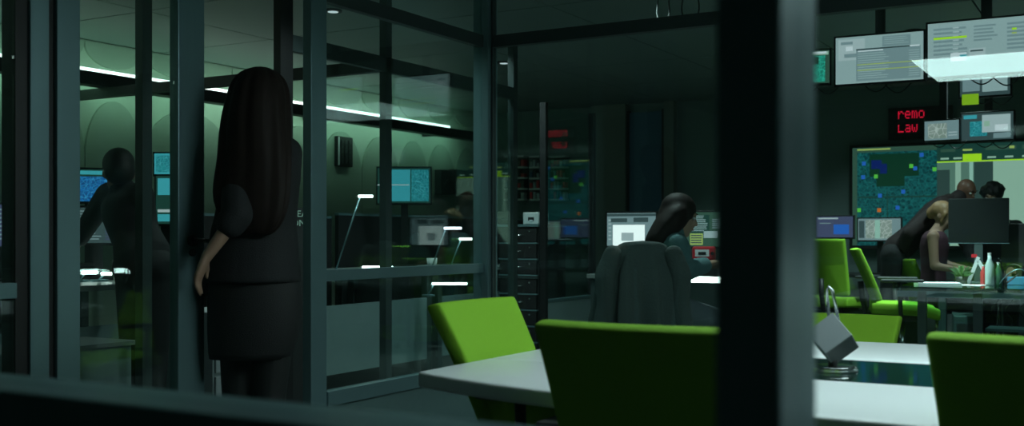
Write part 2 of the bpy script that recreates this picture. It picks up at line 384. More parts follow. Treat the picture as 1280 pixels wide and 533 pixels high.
def ease(t):
    ts = [0, .035, .25, .5, .75, .965, 1]; k = min(5, int(t*6+1e-6)); f = t*6-k; return ts[k]+(ts[k+1]-ts[k])*f
def cushion(name, nx, ny, fn, thick, m, parent, levels=2):
    vs = []; fs = []
    for s in (0, 1):
        for i in range(nx+1):
            for j in range(ny+1):
                c, nrm = fn(ease(i/nx)*2-1, ease(j/ny)); vs.append(c+nrm*(thick/2 if s else -thick/2))
    N = (nx+1)*(ny+1); idx = lambda s, i, j: s*N+i*(ny+1)+j
    for i in range(nx):
        for j in range(ny):
            fs.append((idx(0,i,j), idx(0,i+1,j), idx(0,i+1,j+1), idx(0,i,j+1))); fs.append((idx(1,i,j), idx(1,i,j+1), idx(1,i+1,j+1), idx(1,i+1,j)))
    for i in range(nx):
        for j in (0, ny): fs.append((idx(0,i,j), idx(1,i,j), idx(1,i+1,j), idx(0,i+1,j)))
    for j in range(ny):
        for i in (0, nx): fs.append((idx(0,i,j), idx(0,i,j+1), idx(1,i,j+1), idx(1,i,j)))
    o = MB().add(vs, fs).build(name, m, parent, True); sm = o.modifiers.new('sub', 'SUBSURF'); sm.levels = levels; sm.render_levels = levels
    return o
def chair(loc, facing, label, dz=0, top=.92, group='green meeting chairs', name='meeting_chair', cat='chair', wt=.225, wb_=.195, recline=.13, arms=True):
    t = empty(name, (loc[0], loc[1], 0), facing, label, cat, group)
    sz = .45+dz
    def sf(u, v):
        y = -.23+.48*v; z = sz-.015*(1-abs(u)**2)-.035*max(0, (v-.7)/.3)**2+.01*(1-v)
        return Vector((u*(.225-.02*(1-v)), y, z)), Vector((0, .0, 1))
    cushion('seat', 6, 6, sf, .085, 'green', t)
    z0, z1 = sz+.06, top
    def bf(u, v):
        z = z0+(z1-z0)*v; wd = wb_+(wt-wb_)*v**1.3; y = -.205-recline*v**1.15+.035*u*u
        return Vector((u*wd, y, z)), Vector((-.12*u, 1, .25)).normalized()
    b = cushion('backrest', 6, 6, bf, .05, 'green', t)
    MB().tube([(0, -.10, sz-.07), (0, -.26, sz-.05), (0, -.285, sz+.06), (0, -.245-recline*.35, sz+.2)], .022).build('back_spine', 'black', b, True)
    bx('mechanism', (-.09, -.12, sz-.095), (.09, .10, sz-.04), 'black', t, bevel=.01)
    if arms:
        for s in (-1, 1):
            az = sz+.205
            a = MB().box((s*.27-.035, -.17, az), (s*.27+.035, .13, az+.022)).build('armrest', 'plastic_dark', t, bevel=.009)
            MB().tube([(s*.12, -.02, sz-.065), (s*.26, -.02, sz-.06), (s*.275, -.03, sz-.02), (s*.272, -.04, az)], .016).build('arm_support', 'black', a, True)
    MB().cyl((0, 0, .10), (0, 0, sz-.09), .028, .02).build('gas_column', 'chrome', t, True)
    for k in range(5):
        an = 2*math.pi*k/5+.3; ca, sa = math.cos(an), math.sin(an)
        MB().capsule((ca*.02, sa*.02, .11), (ca*.27, sa*.27, .075), .028, .016, 8).build('base_leg', 'black', t, True)
        MB().cyl((ca*.27-sa*.02, sa*.27+ca*.02, .03), (ca*.27+sa*.02, sa*.27-ca*.02, .03), .03, n=14).build('caster', 'black', t, True)
    return t
chair((-1.40, 2.81), R(-90), 'green upholstered chair facing the table at its pointed left end', top=.905, recline=.19)
chair((-.89, 2.34), 0, 'green chair with its dark back to the viewer, left of the thick dark post')
chair((-.115, 2.44), 0, 'green chair with its back to the viewer at the lower right corner')
chair((-1.05, 4.25), R(180), 'low green chair across the table behind the grey cube', dz=-.07, top=.775, recline=.19)

# cube gadget on the table
cx_, cy_ = W(1041, 2.92)
cs = empty('cube_stand', (cx_, cy_, TZ-.003), label='grey cube balanced on its corner on a round silver base', cat='ornament')
autosmooth(MB().cyl((0,0,0), (0,0,.006), .066, n=40).cyl((0,0,.006), (0,0,.014), .062, .060, n=40).build('base', 'chrome', cs, bevel=.001))
MB().cyl((0,0,.014), (0,0,.03), .012, n=16).build('neck', 'black', cs, True)
rc = (Matrix.Rotation(R(62), 3, 'Z') @ Matrix.Rotation(R(40), 3, 'X') @ Matrix.Rotation(R(38), 3, 'Y'))
h = .043; c0 = Vector((0, 0, .016+h*1.60))
mbc = MB().box(c0-Vector((h,h,h)), c0+Vector((h,h,h)), rc)
cube = mbc.build('cube', 'cubeface', cs, bevel=.002)
for ax, sg in ((0, 1), (1, -1)):
    nrm = rc@Vector([sg if q == ax else 0 for q in range(3)])
    u = rc@Vector([1 if q == (ax+1) % 3 else 0 for q in range(3)]); v = rc@Vector([1 if q == (ax+2) % 3 else 0 for q in range(3)])
    cc = c0+nrm*(h+.0004); e = h*.9
    MB().quad(cc-u*e-v*e, cc+u*e-v*e, cc+u*e+v*e, cc-u*e+v*e).build('face_plate', 'cube', cube)
tz = c0.z+h*1.45
MB().tube([(-.012, .01, tz-.01), (-.02, .012, tz+.07), (-.014, .012, tz+.08), (-.004, .012, tz+.07), (.014, .01, tz-.02)], .0045).build('clip', 'chrome', cs, True)

# ---------------------------------------------------------------- monitors
def monitor(name, label, c, wd, ht, facing, content, base='s_grey', mount='stand', zsup=None, tilt=0, bez=.012, group='monitors', cat='monitor', thick=.035):
    """c = centre of the screen; the screen looks along local -Y, turned by facing about Z"""
    t = empty(name, (c[0], c[1], c[2]), facing, label, cat, group)
    rt = Matrix.Rotation(tilt, 3, 'X'); tf = lambda x, y, z: rt@Vector((x, y, z))
    MB().box((-wd/2-bez, 0, -ht/2-bez*1.3), (wd/2+bez, thick, ht/2+bez), rt, (0,0,0)).build('housing', 'black', t, bevel=.003)
    sc = MB().box((-wd/2, -.002, -ht/2), (wd/2, .001, ht/2), rt, (0,0,0)).build('screen', base, t)
    if content:
        names = []; mb = MB()
        for k, (u0, v0, u1, v1, mn) in enumerate(content):
            if mn not in names: names.append(mn)
            mb.cur = names.index(mn); y = -.0024-.0002*k/ max(1, len(content)/6)
            X = lambda u: -wd/2+u*wd
            Z = lambda v: ht/2-v*ht
            mb.quad(tf(X(u0), y, Z(v1)), tf(X(u1), y, Z(v1)), tf(X(u1), y, Z(v0)), tf(X(u0), y, Z(v0)))
        mb.build('screen_content', names, sc)
    if mount == 'stand':
        zb = zsup-c[2]
        bx('stand_neck', (-.03, thick+.001, zb+.012), (.03, thick+.02, 0), 'black', t)
        bx('stand_base', (-.11, -.05, zb), (.11, thick+.08, zb+.012), 'black', t, bevel=.004)
    elif mount == 'ceiling':
        bx('mount_pole', (-.028, thick+.006, -.03), (.028, thick+.045, ZC-c[2]), 'black', t)
        bx('mount_plate', (-.06, thick, -.06), (.06, thick+.012, .06), 'black', t)
        pts = [(-.07+.14*q/8-.02, thick*.6, -ht/2-.012-.045*math.sin(math.pi*q/8)) for q in range(9)]
        MB().tube(pts, .004, 6).build('cable', 'black', t, True)
        pts = [(.05+.16*q/8-.02, thick*.6, -ht/2-.012-.06*math.sin(math.pi*q/8)) for q in range(9)]
        MB().tube(pts, .004, 6).build('cable', 'black', t, True)
    elif mount == 'wall':
        bx('wall_bracket', (-.1, thick, -.1), (.1, thick+zsup, .1), 'black', t)
    return t
def rows(u0, u1, v0, v1, n, m, fill=.45, jit=.3):
    out = []
    for k in range(n):
        v = v0+(v1-v0)*k/n; out.append((u0, v, u1-(u1-u0)*random.random()*jit, v+(v1-v0)/n*fill, m))
    return out
def span(p0, p1, D): return abs(p1-p0)*D/F
# hanging row near the glass
D = 6.7
c = P(1098.5, 73, D)
ui = [(.03,.05,.34,.50,'s_line'), (.06,.10,.20,.16,'s_grey2'), (.12,.20,.2,.3,'s_white'), (.1,.36,.26,.44,'s_grey2'), (.54,.04,.86,.26,'s_grey2')]+rows(.56,.84,.07,.24,4,'s_grey',.3)
ui += [(.24,.28,.97,.96,'s_grey2'), (.24,.27,.95,.30,'s_dark'), (.26,.31,.55,.335,'s_white'), (.85,.27,.96,.30,'s_white')]+rows(.26,.62,.37,.94,12,'s_grey',.4)+rows(.84,.96,.37,.94,12,'s_grey',.4,.05)+[(.25,.60,.96,.62,'s_yellow'), (.25,.72,.96,.74,'s_yellow')]
monitor('ceiling_monitor', 'wide ceiling hung monitor with grey log window, left of the widest one', c, span(1046,1151,D), span(44,103,D), R(2), ui, mount='ceiling', group='ceiling hung monitors')
D = 6.1
c = P(1232, 58, D)
ui = rows(.05,.35,.1,.8,9,'s_grey2',.5)+rows(.22,.28,.1,.8,9,'s_line',.3)+rows(.4,.62,.1,.42,5,'s_grey2',.5)+rows(.68,.97,.1,.62,7,'s_grey2',.5,.2)+[(.05,.27,.34,.31,'s_lime'), (.2,.58,.34,.74,'s_white'), (.36,.52,.5,.72,'s_line'), (.37,.55,.48,.58,'s_dark'), (.28,.62,.34,.66,'s_cyan'), (.72,.2,.76,.24,'s_lime'), (.72,.28,.76,.31,'s_yellow')]
monitor('ceiling_monitor', 'widest ceiling hung monitor in the upper right corner with a lime bar', c, span(1164,1300,D), span(24,92,D), R(1), ui, mount='ceiling', group='ceiling hung monitors')
D = 7.3
c = P(1014, 84, D)
monitor('ceiling_monitor', 'small ceiling hung monitor with a teal map behind the thick post', c, span(990,1034,D), span(64,105,D), R(14), [(.05,.04,.97,.14,'s_pale'), (.55,.04,.92,.10,'s_white'), (.05,.16,.88,.96,'map_green'), (.35,.2,.7,.42,'s_park')], 's_frame', 'ceiling', group='ceiling hung monitors')
D = 8.6
c = P(1177, 163, D)
monitor('ceiling_monitor', 'small hung monitor with a pale map beside the red letter sign', c, span(1156,1197,D), span(152,176,D), R(-6), [(.1,.14,.66,.92,'map_grey'), (.7,.1,.95,.5,'s_grey2'), (.7,.6,.95,.66,'s_line'), (.7,.75,.95,.8,'s_line')], 's_grey2', 'ceiling', group='ceiling hung monitors')
c = P(1234, 158, D)
monitor('ceiling_monitor', 'hung monitor with a white window over a teal map above the display', c, span(1204,1264,D), span(141,175,D), R(-4), [(.04,.06,.3,.2,'s_cyan'), (.16,.3,.5,.85,'map_cyan'), (.4,.08,.95,.72,'s_line'), (.44,.3,.55,.5,'s_pale'), (.65,.45,.9,.68,'s_white'), (.62,.76,.95,.95,'s_grey2')], 's_dark', 'ceiling', group='ceiling hung monitors')
D = 8.0
c = P(1231, 104, D)
monitor('ceiling_monitor', 'half hidden hung monitor under the widest one', c, span(1202,1260,D), span(86,117,D), R(-3), [(.45,.05,.95,.85,'s_grey'), (.05,.1,.4,.8,'s_grey2')], 's_dark', 'ceiling', group='ceiling hung monitors')
D = 7.9
st = MB().box((-.058, -.002, -.04), (.058, .002, .04)).build('sticky_note', 'sticky_glow'); st.rotation_euler = (0, 0, R(-3)); st.location = c+Matrix.Rotation(R(-3), 3, 'Z')@Vector((-.10, -.003, -span(86,117,8.0)/2-.022))  # paper glows by emission; its brightness is put into the material
tag(st, 'lime paper note hanging below the half hidden monitor', 'note')
# big display on the far wall
yw = YB2-.06
bx0, bx1 = W(1063, DY(1063, yw))[0], W(1300, DY(1300, yw))[0]
zt = P(1120, 180, DY(1120, yw)).z; zb_ = .98
wd = bx1-bx0-.06; ht = zt-zb_-.06
def uu(px): return (W(px, DY(px, yw))[0]-bx0-.03)/wd
mu = uu(1172)
ui = [(.028,.05,mu,1,'map_teal'), (.028,.012,.22,.028,'s_yellow'), (.10,.07,.38,.30,'s_park'), (.14,.30,.30,.40,'s_park'), (.11,.13,.17,.22,'s_navy'), (.16,.17,.20,.27,'s_navy'), (.03,.5,mu,.515,'s_bar'), (.2,.45,.205,1,'s_bar')]
for px, py, mn in ((1081,205,'s_blue'), (1080,222,'s_blue'), (1101,245,'s_blue'), (1130,240,'s_blue'), (1145,211,'s_blue'), (1153,194,'s_blue'), (1123,260,'s_blue'), (1096,221,'s_green'), (1140,208,'s_green'), (1169,212,'s_green'), (1075,263,'s_green'), (1100,263,'s_orange')):
    u = uu(px); v = (zt-.03-P(px, py, DY(px, yw)).z)/ht; ui.append((u-.011, v-.02, u+.011, v+.02, mn))
ui += [(mu,0,1,1,'s_pale'), (mu,0,1,.175,'s_bar'), (mu,.165,1,.178,'s_lime'), (mu+.14,.10,mu+.24,.168,'s_lime')]
for k, u in enumerate((.02, .09, .27, .36, .45)): ui.append((mu+u, .13, mu+u+.045, .148, 's_pale'))
ui += [(mu+.02,.045,mu+.10,.075,'s_frame'), (mu+.14,.05,mu+.19,.07,'s_yellow'), (mu+.26,.03,mu+.42,.07,'s_frame'), (mu+.45,.03,.99,.07,'s_frame'), (mu+.385,.035,mu+.41,.06,'s_yellow')]
ui += [(mu,.18,mu+.10,.6,'s_room'), (mu,.25,mu+.07,1,'s_roomdark'), (mu+.13,.18,mu+.2,.6,'s_room'), (mu+.2,.18,mu+.30,.6,'s_roomdark'), (mu+.175,.18,mu+.195,.6,'s_mint')]
bd = monitor('video_wall', 'big wall display split between a dark city map and a pale video call', ((bx0+bx1)/2, yw-.04, (zt+zb_)/2), wd, ht, 0, ui, 's_frame', 'wall', .03, bez=.03, group=None, cat='display', thick=.06)
# red letter sign
sg = empty('letter_sign', (W(1117, DY(1117, yw))[0], YB2-.07, zt+.055), label='black dot matrix sign with two lines of red letters', cat='sign')
bx('case', (-.05, 0, -.015), (.55, .06, .30), 'black', sg)
def dots(mb, txt, x, z, p):
    G = {'r': ['10110','11001','10000','10000','10000'], 'e': ['01110','10001','11111','10000','01110'], 'm': ['11010','10101','10101','10101','10101'], 'o': ['01110','10001','10001','10001','01110'],
         'L': ['10000','10000','10000','10000','11111'], 'a': ['01110','00001','01111','10001','01111'], 'w': ['10001','10001','10101','10101','01010'], 't': ['01000','11110','01000','01001','00110'], 's': ['01111','10000','01110','00001','11110']}
    for ch in txt:
        for r_, row in enumerate(G[ch]):
            for q, bit in enumerate(row):
                if bit == '1': mb.box((x+q*p, -.004, z+(4-r_)*p*1.45), (x+q*p+p*.85, 0, z+(4-r_)*p*1.45+p*1.25))
        x += 6*p
mbd = MB(); dots(mbd, 'remo', .045, .19, .0108); mbd.build('letters', 'red', sg, label='red letters, upper line')
mbd = MB(); dots(mbd, 'Law', .045, .055, .0108); mbd.build('letters', 'red', sg, label='red letters, lower line')

# ---------------------------------------------------------------- desks
def desk(name, label, x0, x1, y0, y1, z=.74, m='desk', legs=None, panel=None, group='desks', rail=None):
    t = empty(name, ((x0+x1)/2, (y0+y1)/2, 0), 0, label, 'desk', group); hx, hy = (x1-x0)/2, (y1-y0)/2
    bx('worktop', (-hx, -hy, z-.03), (hx, hy, z), m, t, bevel=.003)
    for lx, ly in (legs or [(-hx+.05, -hy+.05), (hx-.05, -hy+.05), (-hx+.05, hy-.05), (hx-.05, hy-.05)]):
        bx('leg', (lx-.03, ly-.03, 0), (lx+.03, ly+.03, z-.031), 'alu_dark', t, bevel=.004)
    if rail:
        for q in (-hy+.03, hy-.06): bx('frame_rail', (-hx+.02, q, z-.075), (hx-.02, q+.03, z-.031), 'alu', t)
    if panel:
        ax, pos, a, b, z0, z1, pm = panel
        if ax == 'X': bx('modesty_panel', (a, pos, z0), (b, pos+.02, z1), pm, t)
        else: bx('modesty_panel', (pos, a, z0), (pos+.02, b, z1), pm, t)
    return t
# right island
desk('island_desk', 'grey island desk with papers and cables in front of the video wall', -1.52, .7, 8.15, 9.62, .74, 'glass_desk', legs=[(-.92, -.68), (-.55, -.68), (1.0, -.68), (-.98, .68), (1.0, .68)], rail=True)
# desk on the far wall, under the display
desk('side_desk', 'narrow dark desk under the video wall', -3.1, -1.95, 10.55, 11.2, .74, 'plastic_dark')
D = 10.4
monitor('desk_monitor', 'dim purple desk monitor behind the leftmost back row chair', P(1043, 284, D), span(1019,1066,D), span(273,299,D), R(-8), [(.05,.05,.6,.12,'s_line'), (.48,.38,.9,.85,'s_blue'), (.1,.3,.4,.34,'s_grey2')], 's_purple', 'stand', .74, group='desk monitors')
monitor('desk_monitor', 'desk monitor with a pale street map below the video wall', P(1099, 287, D), span(1073,1125,D), span(274,301,D), R(-4), [(.18,.06,.8,.92,'map_grey'), (.4,.06,.52,.92,'s_mint'), (.02,.1,.15,.9,'s_dark')], 's_grey2', 'stand', .74, group='desk monitors')
# chairs of the island
chair(W(1128, 8.15), R(-76), 'green task chair with black armrests at the end of the island desk', dz=.11, top=1.01, group='green task chairs', name='task_chair', wt=.23, wb_=.2, recline=.16)
chair(W(1050, 9.2), R(-18), 'green task chair behind the grey cube, its back towards the viewer', dz=.10, top=1.08, group='green task chairs', name='task_chair')
chair(W(1172, 9.75), R(-60), 'green task chair under the seated woman in the dark sleeveless top', dz=.05, top=.90, group='green task chairs', name='task_chair')
# dark monitor seen from the back
D = 8.25
cc = P(1223, 276, D); 
t = empty('desk_monitor', (cc.x, cc.y, .74), R(4), 'large black monitor seen from behind on the island desk', 'monitor', 'desk monitors')
wd_, zz0, zz1 = span(1188,1258,D), P(1223,304,D).z-.74, P(1223,248,D).z-.74
bx('housing', (-wd_/2, 0, zz0), (wd_/2, .05, zz1), 'black_gloss', t, bevel=.006)
bx('bottom_edge', (-wd_/2, -.003, zz0-.004), (wd_/2, .05, zz0-.0005), 'alu', t)
bx('badge', (-.05, -.002, .20), (-.01, -.0005, .225), 'redplastic', t)
bx('stand_neck', (-.03, .0, .015), (.03, .03, zz0-.005), 'alu_dark', t); bx('stand_base', (-.13, -.08, 0), (.13, .10, .015), 'alu_dark', t, bevel=.004)
# second dark monitor at the right edge
cc = P(1272, 285, 8.2); t = empty('desk_monitor', (cc.x, cc.y, .74), R(-30), 'black monitor at the right edge of the island desk', 'monitor', 'desk monitors')
bx('housing', (-.14, 0, .13), (.25, .05, .46), 'black', t, bevel=.006); bx('stand_neck', (-.02, .01, .0), (.03, .04, .13), 'black', t)
# things on the island desk
def sheet(px, D, sx, sy, rz, label, z=.74, th=.003, m='paper', nm='paper_sheet'):
    x, y = W(px, D); o = MB().box((-sx/2, -sy/2, 0), (sx/2, sy/2, th)).build(nm, m); o.location = (x, y, z+.0005); o.rotation_euler = (0, 0, rz)
    return tag(o, label, 'paper', 'papers on the island desk')
sheet(1172, 7.98, .30, .21, R(18), 'bent stack of white paper at the left of the island desk', th=.02)
sheet(1206, 8.0, .26, .18, R(-8), 'white paper sheet below the black monitor')
def bottle(px, D, hgt, r, label, m, z=.74, lean=0):
    x, y = W(px, D); t = empty('bottle', (x, y, z), 0, label, 'bottle', 'bottles on the island desk'); t.rotation_euler = (0, lean, 0)
    e = lambda q: (Vector((q, 0, 0)), Vector((0, q, 0)))
    MB().loft([((0,0,zz), *e(rr)) for zz, rr in ((0, r*.9), (.01, r), (hgt*.62, r), (hgt*.8, r*.45), (hgt*.94, r*.38))], 14).build('body', m, t, True)
    MB().cyl((0,0,hgt*.94), (0,0,hgt), r*.42).build('cap', 'white_plastic', t)
mat('bottle_clear', (.35, .45, .44), .1, spec=.8); mat('bottle_red', (.4, .03, .04), .3); mat('bottle_green', (.03, .10, .05), .2)
bottle(1237, 7.98, .24, .032, 'clear water bottle under the black monitor', 'bottle_clear')
bottle(1229, 8.02, .15, .02, 'small red bottle beside the clear one', 'bottle_red')
bottle(1248, 7.97, .17, .026, 'dark green bottle right of the clear one', 'bottle_green')
x, y = W(1202, 8.1); pp = empty('desk_plant', (x, y, .74), 0, 'small leafy green plant in front of the seated woman', 'plant')
MB().cyl((0,0,0), (0,0,.06), .035, .045).build('pot', 'black', pp, True)
for k in range(26):
    an = random.random()*6.28; rr = .04+random.random()*.07; zz = .06+random.random()*.10
    tip = Vector((math.cos(an)*rr, math.sin(an)*rr, zz)); d = Vector((math.cos(an), math.sin(an), .3)).normalized(); sd = d.cross(Vector((0,0,1))).normalized()*.013
    b_ = Vector((0, 0, .055)); mdp = b_.lerp(tip, .55)+Vector((0,0,.02))
    MB().add([b_, mdp+sd, tip, mdp-sd], [(0,1,2), (0,2,3)]).build('leaf', 'leaf', pp)
x, y = W(1222, 8.0)
for k, (dx, ln, rz, m_) in enumerate(((-.03, .22, 20, 'white_plastic'), (.02, .2, -25, 'white_plastic'))):
    o = MB().box((-.012, -.008, 0), (.012, .008, ln)).build('desk_stay', m_); o.location = (x+dx*3.2+.02, y+.06, .74); o.rotation_euler = (0, R(rz), 0)
    tag(o, ('pale slanting stay left under the black monitor', 'pale slanting stay right under the black monitor')[k], 'stand')
for k, lb in enumerate(('thin black cable looping beside the dark green bottle', 'pale thin cable arching in front of the right edge monitor', 'thin black cable on the desk before the blue carton')):
    x0, y0 = W(1254+k*10, 7.93); pts = []
    for q in range(11):
        u = q/10; pts.append((x0+.10*math.sin(3*u+k), y0+.05*math.cos(2.3*u+k*1.7), .746+.006*k+(.08+.03*k)*math.sin(math.pi*u)))
    tag(MB().tube(pts, .004, 6).build('cable', 'alu' if k == 1 else 'black', None, True), lb, 'cable', 'cables on the island desk')
x, y = W(1271, 8.05); tag(MB().box((x-.06, y-.05, .7405), (x+.06, y+.05, .80)).build('blue_carton', 'bluedoor', bevel=.004), 'small blue carton at the right edge of the island desk', 'box')
M['blue_c'] = mat('blue_c', (.05, .25, .4), .5); bpy.data.objects['blue_carton'].data.materials[0] = M['blue_c']
# tower computer and shelf under the island desk
x, y = W(1208, 8.6); pc = empty('tower_computer', (x, y, 0), R(10), 'dark tower computer under the island desk', 'computer')
bx('case', (-.10, -.22, .02), (.10, .22, .48), 'alu_dark', pc, bevel=.006); bx('front_grille', (-.08, -.225, .06), (.08, -.2205, .42), 'black', pc)
for s in (-1, 1): bx('foot', (s*.08-.012, -.2, 0), (s*.08+.012, .2, .02), 'black', pc)
x, y = W(1272, 8.6); hb = empty('cable_shelf', (x, y, 0), 0, 'low metal rack of cables under the island desk', 'rack')
bx('shelf_board', (-.22, -.16, .35), (.25, .16, .37), 'alu', hb); bx('shelf_board', (-.22, -.16, .14), (.25, .16, .16), 'alu', hb)
for a_ in (-.21, .23):
    for b_ in (-.15, .15): bx('leg', (a_, b_-.01, 0), (a_+.02, b_+.01, .35), 'alu_dark', hb)
for k in range(4):
    pts = [( -.15+.1*k+.03*math.sin(q), -.12+.02*math.cos(2*q), .66-.03*q) for q in range(10)]
    MB().tube(pts, .005, 6).build('cable', 'black', hb, True)

# middle desk with the seated woman
MY = 6.75
desk('work_desk', 'desk with an under edge light in front of the woman in the teal sweater', -3.30, -2.05, MY, MY+.75, .84, 'desk', group='desks', panel=('X', .30, -.58, .58, .2, .78, 'deskpanel'))
lx0, ly0 = W(864, DY(864, MY)); lx1 = W(925, DY(925, MY))[0]
tag(MB().box((lx0, MY-.03, .80), (lx1, MY-.004, .84)).build('light_bar', 'led', bevel=.003), 'bright white light bar along the desk edge beside the seated woman', 'lamp')
D = DY(788, MY+.42)
monitor('desk_monitor', 'bright monitor with a white window left of the woman in the teal sweater', P(789, 287, D), span(757,821,D), span(266,307,D), R(4), [(.0,.02,1,.1,'s_dark'), (.12,.36,.78,1,'s_white2'), (.08,.16,.42,.28,'s_dark'), (.55,.14,.85,.28,'s_dark'), (.3,.6,.55,.85,'s_line')]+rows(.03,.09,.2,.9,6,'s_line',.3), 's_grey2', 'stand', .84, group='desk monitors')
D = DY(880, MY+.40)
monitor('desk_monitor', 'dim monitor with lines of text behind the red radio', P(884, 287, D), span(858,912,D), span(266,309,D), R(8), [(.12,.08,.55,.6,'s_bar')]+rows(.14,.52,.1,.58,9,'s_grey',.4)+[(.1,.62,.4,.95,'s_yellow')]+rows(.12,.38,.66,.94,4,'s_dark',.5,.05)+[(.42,.55,.75,.75,'s_grey')]+rows(.62,.95,.2,.5,5,'s_grey2',.5), 's_frame', 'stand', .84, group='desk monitors')
x, y = W(880, 7.05); tag(MB().box((x-.11, y-.05, .8405), (x+.11, y+.07, .945)).build('document_box', 'plastic_dark', bevel=.004), 'dark box under the red radio', 'box')
rd = empty('desk_radio', (x, y, .9455), R(25), 'red radio with a white display in front of the seated woman', 'radio')
bx('body', (-.075, -.03, 0), (.075, .03, .09), 'redplastic', rd, bevel=.012); bx('display', (-.06, -.0315, .025), (.03, -.03, .07), 'paper', rd); bx('lcd', (-.04, -.033, .035), (.01, -.0317, .055), 'black', rd)
MB().cyl((.05, -.031, .045), (.05, -.04, .045), .012).build('knob', 'black', rd)

desk('work_desk', 'grey desk with a light bar along its edge at the far right of the office', 1.2, 1.95, 5.4, 7.2, .84, 'desk', group='desks')
tag(bx('light_bar', (1.17, 5.45, .795), (1.196, 6.75, .835), 'led_bar', bevel=.003), 'white light bar along the edge of the rightmost desk', 'lamp')
# drawer cabinet, racks, label printer, glass screen
x0, y0 = W(623, 9.0); x1 = x0+.36
x1 = W(672, DY(672, y0))[0]; cb = empty('drawer_cabinet', (x0, y0, 0), 0, 'tall black drawer cabinet with thin pale shelf lines behind the corner post', 'cabinet')
cw = x1-x0; zt_ = P(648, 281, 9.1).z
bx('carcass', (0, .02, 0), (cw, .5, zt_-.02), 'black', cb); bx('top_board', (-.01, -.01, zt_-.02), (cw+.01, .5, zt_), 'alu', cb)
zz = zt_-.03
for k in range(8):
    hgt = .132
    d_ = bx('drawer', (.012, 0, zz-hgt+.016), (cw-.012, .0195, zz), 'black', cb, bevel=.003)
    bx('drawer_edge', (.004, -.004, zz-hgt+.001), (cw-.004, .019, zz-hgt+.012), 'alu', d_)
    MB().tube([(cw*.38, -.001, zz-.055), (cw*.42, -.02, zz-.058), (cw*.58, -.02, zz-.058), (cw*.62, -.001, zz-.055)], .005, 6).build('handle', 'chrome', d_, True)
    MB().cyl((cw*.8, .0, zz-.03), (cw*.8, -.006, zz-.03), .007, n=10).build('lock', 'chrome', d_)
    zz -= hgt
    if k == 2: bx('divider', (-.005, -.006, zz-.02), (cw+.005, .0, zz-.006), 'alu_dark', cb); zz -= .022
pr = empty('label_printer', (x0+cw*.68, y0+.18, zt_), 0, 'pale label printer on top of the drawer cabinet', 'printer')
bx('body', (-.075, -.08, 0), (.075, .1, .10), 'white_plastic', pr, bevel=.008); bx('slot', (-.025, -.083, .03), (.03, -.0805, .06), 'black', pr); bx('lip', (-.01, -.088, .028), (.02, -.0832, .038), 'paper', pr)
for k, (p0, p1) in enumerate(((636, 661), (667, 688), (693, 712))):
    xa, xb = W(p0, DY(p0, YB2))[0], W(p1, DY(p1, YB2))[0]; D = DY((p0+p1)/2, YB2-.1)
    za, zb2 = P(p0, 250, D).z, P(p0, 196, D).z
    rk = empty('parts_rack', ((xa+xb)/2, YB2, za), 0, ('pigeonhole rack of small parts nearest the corner post', 'middle pigeonhole rack of small parts on the far wall', 'pigeonhole rack of small parts behind the glass screen')[k], 'rack', 'pigeonhole racks')
    hw = (xb-xa)/2; hh = zb2-za
    bx('back_board', (-hw, -.02, 0), (hw, -.0, hh), 'alu_dark', rk)
    for q in range(5):
        bx('shelf', (-hw, -.12, hh*q/4-.008), (hw, -.021, hh*q/4+.012), 'white_plastic', rk)
    for q in range(4):
        for r_ in range(5):
            xx = -hw+(2*hw)*(r_+.15)/5
            bx('part_bin', (xx, -.11, hh*q/4+.013), (xx+2*hw/5*.7, -.03, hh*q/4+.013+hh/4*(.3+.4*random.random())), random.choice(['redplastic', 'deskpanel_light', 'plastic_dark', 'bluedoor']), rk)
gs = empty('glass_screen', (-3.90, 7.66, 0), 0, 'standing dark framed glass screen reflecting the video wall', 'screen')
bx('pane', (-.005, -.40, .62), (.005, .40, 2.1), 'glass', gs); bx('lower_panel', (-.012, -.40, .08), (.012, .40, .60), 'deskpanel', gs)
for s in (-1, 1):
    bx('upright', (-.025, s*.42-.02, 0), (.025, s*.42+.02, 2.12), 'black', gs); bx('foot', (-.2, s*.42-.02, 0), (-.026, s*.42+.02, .03), 'black', gs); bx('foot', (.026, s*.42-.02, 0), (.2, s*.42+.02, .03), 'black', gs)
bx('cross_rail', (-.02, -.40, .601), (.02, .40, .619), 'alu', gs)

# left desks beyond the corridor partition
XD0, XD1 = -5.75, -4.80
for k, (y0, y1, lb) in enumerate(((2.7, 4.55, 'grey desk where the silhouetted man leans'), (5.55, 7.1, 'grey desk with lamps beyond the left partition'), (7.15, 8.8, 'grey desk nearest the far wall of the left office'))):
    t = desk('office_desk', lb, XD0, XD1, y0, y1, .84, 'desk', panel=('Y', .43, -(y1-y0)/2+.02, (y1-y0)/2-.02, .14, .62, 'deskpanel'), group='left office desks')
for px, lb, grp in ((146, 'pale modesty cabinet left behind the glass, below the silhouetted man', 0),):
    pass
for y0, y1, zt2, lb in ((2.72, 4.5, 1.12, 'dark fabric divider along the desk of the silhouetted man'), (5.57, 7.08, 1.27, 'dark fabric divider behind the left desk lamps'), (7.17, 10.6, 1.30, 'long dark fabric divider by the far left wall')):
    dv = empty('desk_divider', (XD0-.10, (y0+y1)/2, 0), 0, lb, 'divider', 'desk dividers'); hy = (y1-y0)/2
    bx('panel', (-.02, -hy, .25), (.02, hy, zt2-.02), 'black', dv); bx('top_trim', (-.022, -hy, zt2-.02), (.022, hy, zt2), 'alu', dv)
    for q in (-1, 1): bx('foot', (-.02, q*(hy-.1)-.03, 0), (.02, q*(hy-.1)+.03, .25), 'alu_dark', dv)
lc = empty('low_cabinet', (-4.35, 3.25, 0), 0, 'low grey cabinet behind the narrow glass pane', 'cabinet')
zt_ = .60
